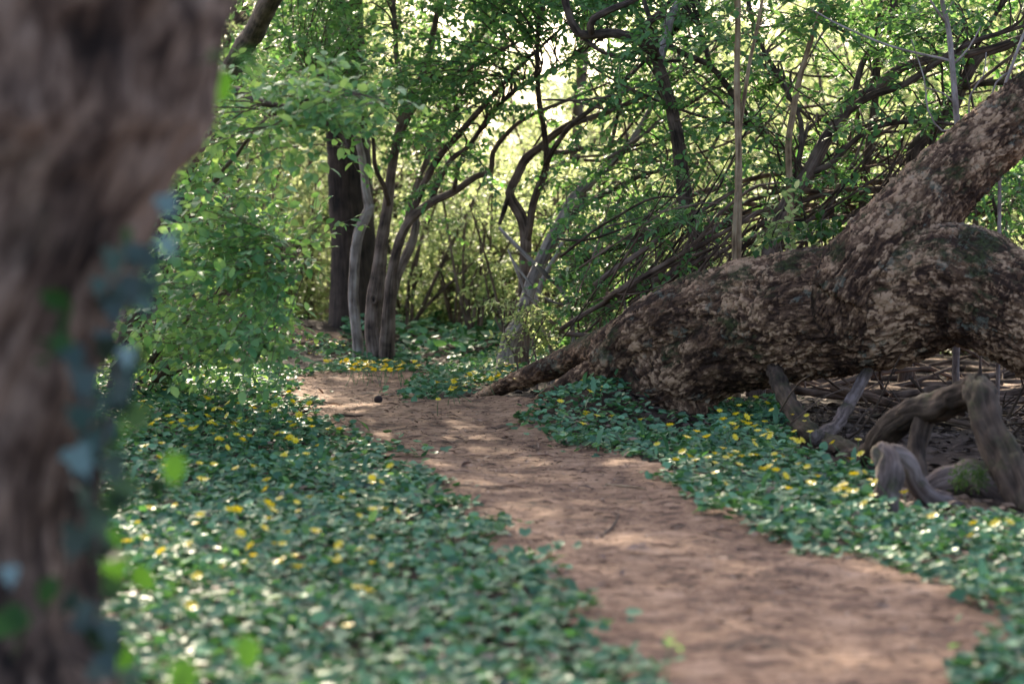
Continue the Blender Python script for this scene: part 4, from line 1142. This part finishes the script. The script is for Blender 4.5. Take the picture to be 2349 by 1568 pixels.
o = bw.build("foliage", leaf_mat("sky_glint_ivy_leaf", (.05, .105, .075), (.11, .17, .125), (.06, .12, .04), (.1, .2, .06), .1, .3, waxy=.12), iv_root, origin=iv_root.location); o["label"] = "ivy leaves painted pale for sky glints"  # sky glints on these leaves are painted in as a paler base colour
GL = [(a, b_, c * 1.2 if c < 3.5 else c * .8, d, e) for a, b_, c, d, e in [(165, 700, 2.72, 62, 200), (125, 760, 2.72, 66, 60), (250, 970, 2.85, 50, 60), (275, 960, 2.85, 50, 100), (520, 160, 3.4, 70, 110), (540, 120, 3.5, 60, 30), (400, 390, 3.2, 60, 130), (60, 1420, 2.6, 85, 170), (20, 1380, 2.6, 60, 60), (130, 1320, 2.65, 60, 120), (290, 520, 2.75, 28, 80),
      (430, 1500, 4.2, 85, 100), (560, 1450, 4.4, 70, 80), (245, 1200, 3.0, 70, 80), (270, 1260, 3.1, 70, 100), (300, 1300, 3.4, 60, 40), (400, 1030, 4.4, 66, 90), (380, 1560, 3.8, 80, 70), (300, 1480, 3.2, 60, 120)]]
for px, py, Yk, ln, an in GL:
    a = math.radians(an)
    tip = P(px, py, Yk)
    if py < 450:      # shoots from the side of the trunk
        foot = P(px - 130, py + 60, YT + .25); lab, grp = "blurred bright green shoot at the upper side of the near trunk", "shoots on the upper near trunk"
    elif px < 300 and Yk < 3.6:
        foot = P(px - 30, py + 90, YT - .22); lab, grp = "blurred green shoot growing among the ivy on the near trunk", "shoots among the ivy"
    else:
        foot = np.array((tip[0] - .02, tip[1] + .1, gz1(tip[0], tip[1] + .1) - .01)); lab, grp = "blurred green seedling standing above the leaf carpet near the camera", "seedlings near the camera"
    yv = thing("leafy_seedling", foot, lab, "seedling", grp)
    b = MB()
    leaves(b, tip[None], np.array([[math.cos(a), -.2, -math.sin(a)]]), np.array([[.2, -.9, .4]]) + rng.normal(0, .2, (1, 3)), np.array([ln * 1.3 * Yk / F]), OVAL, 1.5)
    for q in (.35, .7):
        leaves(b, (foot * (1 - q) + tip * q)[None], rng.normal(0, 1, (1, 3)), np.array([[0, -.4, 1.]]), np.array([ln * .6 * Yk / F]), OVAL, 1.4)
    b.build("foliage", M['young'], yv, origin=foot)
    b = MB(); p, r = catmull([foot, (foot + tip) / 2 + np.array((.006, 0, .01)), tip], [.002, .0016, .0012], .03); tube(b, p, r, 5)
    b.build("stem", M['stalk'], yv, origin=foot)

# ------------------------------------------------------------------ celandine flowers
def make_flower(label, group):
    b = MB()
    n = 8; az = np.arange(n) * 2 * math.pi / n
    d = np.stack([np.cos(az), np.sin(az), np.full(n, .42)], -1)
    up = np.stack([-np.cos(az) * .42, -np.sin(az) * .42, np.ones(n)], -1)
    leaves(b, np.stack([.002 * np.cos(az), .002 * np.sin(az), np.zeros(n)], -1), d, up, np.full(n, .0165), OVAL, 1.15)
    th = np.arange(8) * math.pi / 4
    tube(b, np.array([(0, 0, -.002), (0, 0, .002), (0, 0, .0045)]), [.003, .0042, .002], 8)
    o = b.build("celandine_flower", M['petal'])
    tag(o, label, "flower", group)
    b = MB(); p, r = catmull([(0, 0, 0), (.004, .002, -.03), (.0, .004, -.06), (-.004, 0, -.12)], [.0012, .0012, .0014, .0016], .02)
    tube(b, p, r, 5); s = b.build("stalk", M['stalk'], o)
    return o, s
proto = None
FLW = []
def flower(p, label, group, scale=1.0):
    FLW.append((p, label, group, scale))
def place_flowers():
    global proto
    FLW.sort(key=lambda f: -f[3] / f[0][1])
    for p, label, group, scale in FLW[:295]:
        if proto is None:
            proto = make_flower(label, group); o = proto[0]
        else:
            o = proto[0].copy(); COL.objects.link(o); c = proto[1].copy(); COL.objects.link(c); c.parent = o
            o["label"] = label; o["group"] = group
        o.location = p
        o.rotation_euler = (rng.normal(.15, .35), rng.normal(0, .35), rng.uniform(0, 6.28))
        o.scale = (scale,) * 3
    b = MB()
    for p, label, group, scale in FLW[295:]:
        n = 7; az = np.arange(n) * 2 * math.pi / n + rng.random()
        leaves(b, np.repeat(p[None], n, 0), np.stack([np.cos(az), np.sin(az), np.full(n, .4)], -1), np.tile((rng.normal(0, .2), rng.normal(0, .2), 1.0), (n, 1)), np.full(n, .0165 * scale), OVAL, 1.15)
    o = b.build("wildflowers", M['petal']); o["kind"] = "stuff"
FL_L = [(550, 955), (620, 350), (650, 375), (625, 405), (600, 315), (655, 450), (680, 430), (730, 415), (740, 445), (800, 405), (795, 458), (845, 465), (825, 470), (885, 330), (895, 340), (895, 415), (905, 445), (925, 450), (985, 358), (1035, 340), (1037, 350), (1095, 380), (925, 385), (950, 385), (980, 412), (1005, 450), (1015, 455), (1035, 425), (1060, 435), (1020, 495), (1045, 515), (1075, 500), (950, 515), (920, 490), (625, 545), (715, 630), (922, 623), (870, 688), (1150, 690), (1145, 730), (1230, 580), (1320, 578), (1370, 540), (1245, 505), (1255, 510), (1275, 520), (1195, 490), (1155, 395), (1185, 370), (1290, 410), (1335, 430), (1345, 460), (1265, 455), (1250, 440), (1415, 470), (1465, 470), (1435, 600), (1605, 703), (1715, 825), (1240, 915), (1360, 910), (1020, 820), (1160, 795), (1175, 820), (815, 965), (1275, 1015), (1210, 1040), (1285, 1065), (1450, 1040), (1540, 1155), (1585, 1165), (1500, 1320), (825, 1235), (760, 250), (855, 265), (885, 240), (620, 245), (1335, 360), (1260, 350), (1190, 330), (1245, 310), (910, 440), (940, 510), (1050, 520), (1015, 445), (1240, 510), (1225, 585)]
FL_R = [(470, 660), (445, 693), (525, 727), (475, 740), (347, 783), (460, 830), (455, 838), (505, 845), (570, 845), (445, 880), (695, 860), (820, 885), (892, 937), (935, 912), (980, 935), (1100, 937), (1080, 770), (1105, 838), (1135, 870), (1160, 880), (1185, 890), (1230, 870), (1260, 820), (1225, 930), (1255, 935), (1350, 945), (1390, 950), (1370, 955), (1050, 985), (1062, 1025), (1080, 1015), (1105, 1000), (1130, 1020), (1120, 1055), (905, 1020), (930, 1037), (845, 1035), (985, 1025), (875, 1000), (765, 968), (1230, 1075), (1248, 1065), (1278, 1080), (1435, 1135), (1330, 1158), (1540, 1165), (1565, 1145), (1570, 1160), (1575, 1190), (1660, 1222), (1602, 1030), (1645, 1010), (1615, 1098), (1705, 1132), (1832, 1175), (2130, 1310), (2225, 1310), (2285, 1305), (1955, 1278), (2120, 1360), (1090, 880), (1200, 910), (1150, 850), (1190, 765), (1240, 790), (1050, 860), (1240, 905), (1110, 895)]
for cx, cyy in FL_L:
    px, py = cx * .5319, 734 + cyy * .5319
    lab = ("yellow celandine flower among the soft leaves nearest the camera, left of the path" if py > 1180 else "yellow celandine flower on the green carpet left of the path, near the leafy bush")
    flower(onground(px, py, .115), lab, "celandine flowers left of the path", rng.uniform(.85, 1.2))
for cx, cyy in FL_R:
    px, py = 1101 + cx * .5313, 505 + cyy * .5313
    lab = ("yellow celandine flower in the leaf mound against the fallen trunk's foot" if px < 1560 else "yellow celandine flower in the green carpet between the path and the dead logs" if py > 1000 else "yellow celandine flower in the shade right under the raised fallen trunk")
    flower(onground(px, py, .125 if py < 1000 else .115), lab, "celandine flowers right of the path", rng.uniform(.85, 1.15))
for _ in range(62):
    u = rng.random(); px = 1000 + 270 * u; py = np.interp(px, [1000, 1100, 1270], [872, 846, 806]) + abs(rng.normal(0, 14)) + rng.uniform(-4, 22)
    flower(onground(px, py, .10), "small yellow celandine flower in the sunlit patch behind the fallen trunk's root", "celandine flowers in the far patch", rng.uniform(.8, 1.1))
for _ in range(62):
    px = np.clip(rng.normal(860, 55), 748, 975); py = rng.uniform(826, 850)
    flower(onground(px, py, .10), "small yellow celandine flower in the strip at the foot of the pale slim tree", "celandine flowers at the path's bend", rng.uniform(.9, 1.25))
for _ in range(75):
    px = rng.uniform(300, 900); py = rng.uniform(885, 1330)
    if px > np.interp(py, [905, 1010, 1105, 1205, 1305], [650, 820, 960, 1080, 1190]): continue
    flower(onground(px, py, .115), "yellow celandine flower on the green carpet left of the path, near the leafy bush" if py < 1180 else "yellow celandine flower among the soft leaves nearest the camera, left of the path", "celandine flowers left of the path", rng.uniform(.6, 1.0))
for _ in range(40):
    px = rng.uniform(1640, 2060); py = rng.uniform(925, 1110) + max(0, px - 1800) * .25
    flower(onground(px, py, .12), "yellow celandine flower in the green carpet between the path and the dead logs" if py > 1000 else "yellow celandine flower in the shade right under the raised fallen trunk", "celandine flowers right of the path", rng.uniform(.6, 1.0))
for _ in range(16):
    flower(onground(rng.uniform(690, 790), rng.uniform(772, 815), .08), "tiny yellow celandine flower on the bank left of the thick dark trunk", "celandine flowers on the far bank")

place_flowers()

# ------------------------------------------------------------------ small things on the path
p = onground(868, 932); z = path_surface(p)
me = MB(); k = np.linspace(-.0215, .0215, 9)
tube(me, np.stack([k * 0, k * 0, k], -1), np.sqrt(np.maximum(.0216 ** 2 - k ** 2, 1e-7)), 14, lump=.06)
o = me.build("walnut_husk", M['ball']); o.location = (p[0], p[1], z + .018); tag(o, "small dark round nut husk lying on the far path", "nut")
def stick(pa, pb, r, label, mat, bow=.01):
    a = onground(*pa); c = onground(*pb)
    a[2] = path_surface(a) + r; c[2] = path_surface(c) + r; m_ = (a + c) / 2; m_[2] = path_surface(m_) + r; m_[0] += bow
    b = MB(); q, rr = catmull([a, m_, c], [r, r * .9, r * .5], .02); tube(b, q, rr, 7, lump=.1)
    o = b.build("fallen_twig", M[mat], origin=a); o.location = a
    tag(o, label, "twig")
stick((1390, 1124), (1482, 1138), .005, "long pale straw stick lying on the middle of the path", 'straw')
stick((395, 836), (540, 906), .013, "long pale fallen branch lying in the leaves under the large bush", 'pale', .02)
stick((770, 962), (832, 970), .007, "short brown stick at the left edge of the far path", 'dead')
stick((1380, 1240), (1420, 1190), .004, "thin dark twig lying slanted on the near path", 'dark')
p = onground(1462, 1290); b = MB()
leaves(b, np.array([[0, 0, 0]]), np.array([[1, -.1, .1]]), np.array([[.1, -.3, 1.]]), np.array([.075]), OVAL, 1.2)
leaves(b, np.array([[.03, .01, .004]]), np.array([[.6, -.4, .3]]), np.array([[.1, -.5, 1.]]), np.array([.04]), OVAL, 1.2)
o = b.build("dry_leaf", M['dryleaf']); o.location = (p[0] - .035, p[1], path_surface(p) + .014); tag(o, "curled pale dry leaf lying on the near path", "leaf")
wand = P(1540, 1470, 4.2)
yr = thing("leafy_seedling", (wand[0], wand[1], gz1(wand[0], wand[1])), "blurred seedling with a yellow green tip on the near path", "seedling")
b = MB(); p_, r_ = catmull([np.array((wand[0] - .03, wand[1], gz1(wand[0], wand[1]))), P(1525, 1560, 4.2), wand], [.002, .002, .0012], .03); tube(b, p_, r_, 5); b.build("stem", M['stalk'], yr, origin=yr.location)
b = MB(); n = 5; leaves(b, np.repeat(wand[None], n, 0) + rng.normal(0, .008, (n, 3)), rng.normal(0, 1, (n, 3)), rng.normal(0, 1, (n, 3)) + (0, -1, .5), np.full(n, .017), OVAL, 1.2); b.build("foliage", M['leaf'], yr, origin=yr.location)

# ------------------------------------------------------------------ weathered shed far behind
sx0, sx1 = P(842, 0, 48)[0], P(962, 0, 48)[0]
zt, zb2 = P(0, 150, 48)[2], gz1(0, 48)
def box(b, x0, x1, y0, y1, z0, z1):
    v = np.array([(x, y, z) for z in (z0, z1) for y in (y0, y1) for x in (x0, x1)], float)
    b.add(v, None, [(0, 2, 3, 1), (4, 5, 7, 6), (0, 1, 5, 4), (2, 6, 7, 3), (0, 4, 6, 2), (1, 3, 7, 5)])
sh = thing("garden_shed", ((sx0 + sx1) / 2, 49, zb2), "weathered purple grey boarded hut glimpsed far off through the trees", "hut")
b = MB(); k = 12
for i in range(k):
    a0 = sx0 + (sx1 - sx0) * i / k
    box(b, a0 + .005, a0 + (sx1 - sx0) / k - .005, 48 + rng.uniform(0, .012), 50, zb2, P(0, 172, 48)[2])
b.build("wall", M['shed'], sh, smooth=False, origin=sh.location)
b = MB(); box(b, sx0 - .2, sx1 + .2, 47.8, 50.2, P(0, 172, 48)[2] + .003, zt); b.build("roof", M['roofm'], sh, smooth=False, origin=sh.location)

# ------------------------------------------------------------------ background shrubs: a few kinds, then copies
def shrub_proto(seed, nst, height, spread, ntg, lsize, leafmat, mat, label, group, tpl=DIAM):
    root = thing("thicket_shrub", (0, 0, 0), label, "shrub", group)
    sk = []
    for k in range(nst):
        az = rng.uniform(0, 6.28); h = height * rng.uniform(.65, 1.05); sp = spread * rng.uniform(.4, 1.1)
        t = np.linspace(0, 1, 7)
        b0 = rng.normal(0, .14, 2)
        rr = sp * t ** 1.7; zz = h * (t * 1.35 - .35 * t ** 2.2)
        p = np.stack([b0[0] + np.cos(az) * rr, b0[1] + np.sin(az) * rr, zz - .05], -1) + rng.normal(0, .05, (7, 3))
        p[0, 2] = -.1
        o, s = make_stem("stem", p, np.linspace(rng.uniform(.022, .045), .006, 7), M[mat], root, (0, 0, 0), n=6, step=.18, wob=.03)
        sk.append(s)
    tg = []
    for _ in range(ntg):
        s = sk[rng.integers(len(sk))][0]
        i = int(len(s) * rng.uniform(.12, 1)) - 1
        tg.append(s[i] + rng.normal(0, 1, 3) * np.array((.5, .5, .34)) + np.array((0, 0, .05)))
    tg = np.array(tg); tg[:, 2] = np.maximum(tg[:, 2], .15)
    bm_, lm_ = MB(), MB()
    grow(sk, tg, bm_, lm_, lsize=lsize, tpl=tpl, side=4, gap=.06, sides=3, rmax=.008)
    bm_.build("branchwork", M[mat], root); lm_.build("foliage", M[leafmat], root)
    return root
ZL = {
    'l': ("backlit yellow green shrub in the bright thicket left of the thick dark trunk", "bright shrubs left of the dark trunk"),
    'c': ("backlit yellow green shrub in the glowing thicket straight beyond the path's bend", "bright shrubs beyond the bend"),
    'r': ("shaded green shrub in the thicket far behind the fallen trunk", "green shrubs behind the fallen trunk"),
    'f': ("tall pale green tree of the distant wood line under the bright sky", "trees of the distant wood line"),
}
protos = [shrub_proto(s, n_, h, sp, tg, ls, lm, mt, *ZL['c']) for s, n_, h, sp, tg, ls, lm, mt in (
    (1, 7, 3.6, 1.5, 150, .085, 'leaf_bright', 'stem'), (2, 6, 4.4, 1.7, 170, .085, 'leaf_bright', 'dark'), (3, 8, 2.0, .9, 95, .07, 'leaf_bright', 'stem'), (4, 8, 5.0, 2.0, 220, .08, 'leaf', 'stem'),
    (5, 7, 1.5, .8, 80, .065, 'leaf_bright', 'dark'), (6, 9, 2.5, 1.1, 110, .075, 'leaf_bright', 'stem'))]
def copy_tree(root):
    c = root.copy(); COL.objects.link(c)
    for ch in root.children:
        k = ch.copy(); COL.objects.link(k); k.parent = c
    return c
used = set()
def place(i, x, y, zone, s=1.0):
    r = protos[i]
    if i in used: r = copy_tree(r)
    used.add(i)
    r.location = (x, y, gz1(x, min(y, 70)) - .02); r.rotation_euler = (0, 0, rng.uniform(0, 6.28)); r.scale = (s, s, s * rng.uniform(.9, 1.1))
    r["label"], r["group"] = ZL[zone]
for (px, y, zone, i, s) in [
    (480, 22, 'l', 5, .9), (640, 24, 'l', 5, .9), (560, 28, 'l', 1, .9), (720, 30, 'l', 0, .9), (420, 32, 'l', 1, 1.1), (620, 36, 'l', 0, 1.1), (300, 27, 'l', 3, 1), (750, 40, 'l', 1, 1), (840, 34, 'l', 1, 1.1), (900, 40, 'l', 1, 1.15), (780, 46, 'l', 1, 1.3),
    (500, 19.5, 'l', 2, .7), (580, 20, 'l', 4, .8), (660, 22.5, 'l', 2, .7), (720, 25, 'l', 2, .9), (820, 27, 'l', 5, .9), (870, 22, 'l', 4, .9), (690, 20.5, 'l', 4, .5),
    (900, 19.8, 'c', 4, .7), (960, 21, 'c', 4, .8), (1030, 20, 'c', 4, .75), (1090, 21.5, 'c', 2, .75), (1140, 19.5, 'c', 4, .7), (1220, 20.5, 'c', 4, .9), (1280, 19, 'c', 4, .8), (1350, 19.5, 'c', 2, .8),
    (950, 25, 'c', 2, .9), (1075, 26, 'c', 2, .85), (1180, 25, 'c', 2, .95), (1020, 30, 'c', 2, 1.0), (900, 32, 'c', 5, .85), (1110, 33, 'c', 2, 1.1), (1230, 31, 'c', 5, .85), (980, 37, 'c', 5, .85), (1070, 42, 'c', 5, .9), (1170, 40, 'c', 5, .85), (1260, 44, 'c', 5, .95), (870, 46, 'c', 0, .9),
    (1300, 23, 'c', 2, 1), (1360, 27, 'c', 5, .9), (1440, 22, 'c', 5, .8), (1420, 31, 'c', 0, .8), (1380, 38, 'c', 0, .9), (1520, 21, 'r', 2, 1), (1500, 27, 'r', 5, 1),
    (1620, 23, 'r', 5, 1), (1760, 25, 'r', 0, .9), (1900, 22, 'r', 5, 1), (1700, 31, 'r', 1, 1), (1850, 33, 'r', 0, 1.1), (2020, 27, 'r', 1, 1), (2150, 24, 'r', 0, 1), (2300, 26, 'r', 1, 1), (2450, 23, 'r', 1, 1.1), (2100, 36, 'r', 3, 1.1), (1560, 38, 'r', 1, 1.1), (2350, 36, 'r', 3, 1.2), (1950, 42, 'r', 3, 1.2), (1700, 44, 'r', 3, 1.1),
    (1740, 16.5, 'r', 4, .8), (1880, 17, 'r', 4, .9), (2010, 16, 'r', 4, .8), (2130, 17.5, 'r', 2, .7), (2260, 16.5, 'r', 4, .9), (2390, 17, 'r', 2, .8), (1640, 17.5, 'r', 4, .8), (1560, 16.5, 'r', 4, .7),
    (60, 24, 'l', 3, 1.1), (-150, 30, 'l', 1, 1.1), (180, 36, 'l', 3, 1.2),
]:
    place(i, (px - 1174.5) / F * y, y, zone, s)
for k in range(30):
    y = rng.uniform(50, 78); px = -300 + 3000 * (k + rng.random()) / 30
    s = rng.uniform(1.3, 1.9)
    kd = int(rng.choice([0, 1, 3]))
    if 940 < px < 1370: s = rng.uniform(1.0, 1.5); kd = int(rng.choice([5, 5, 0]))
    place(kd, (px - 1174.5) / F * y, y, 'f', s)
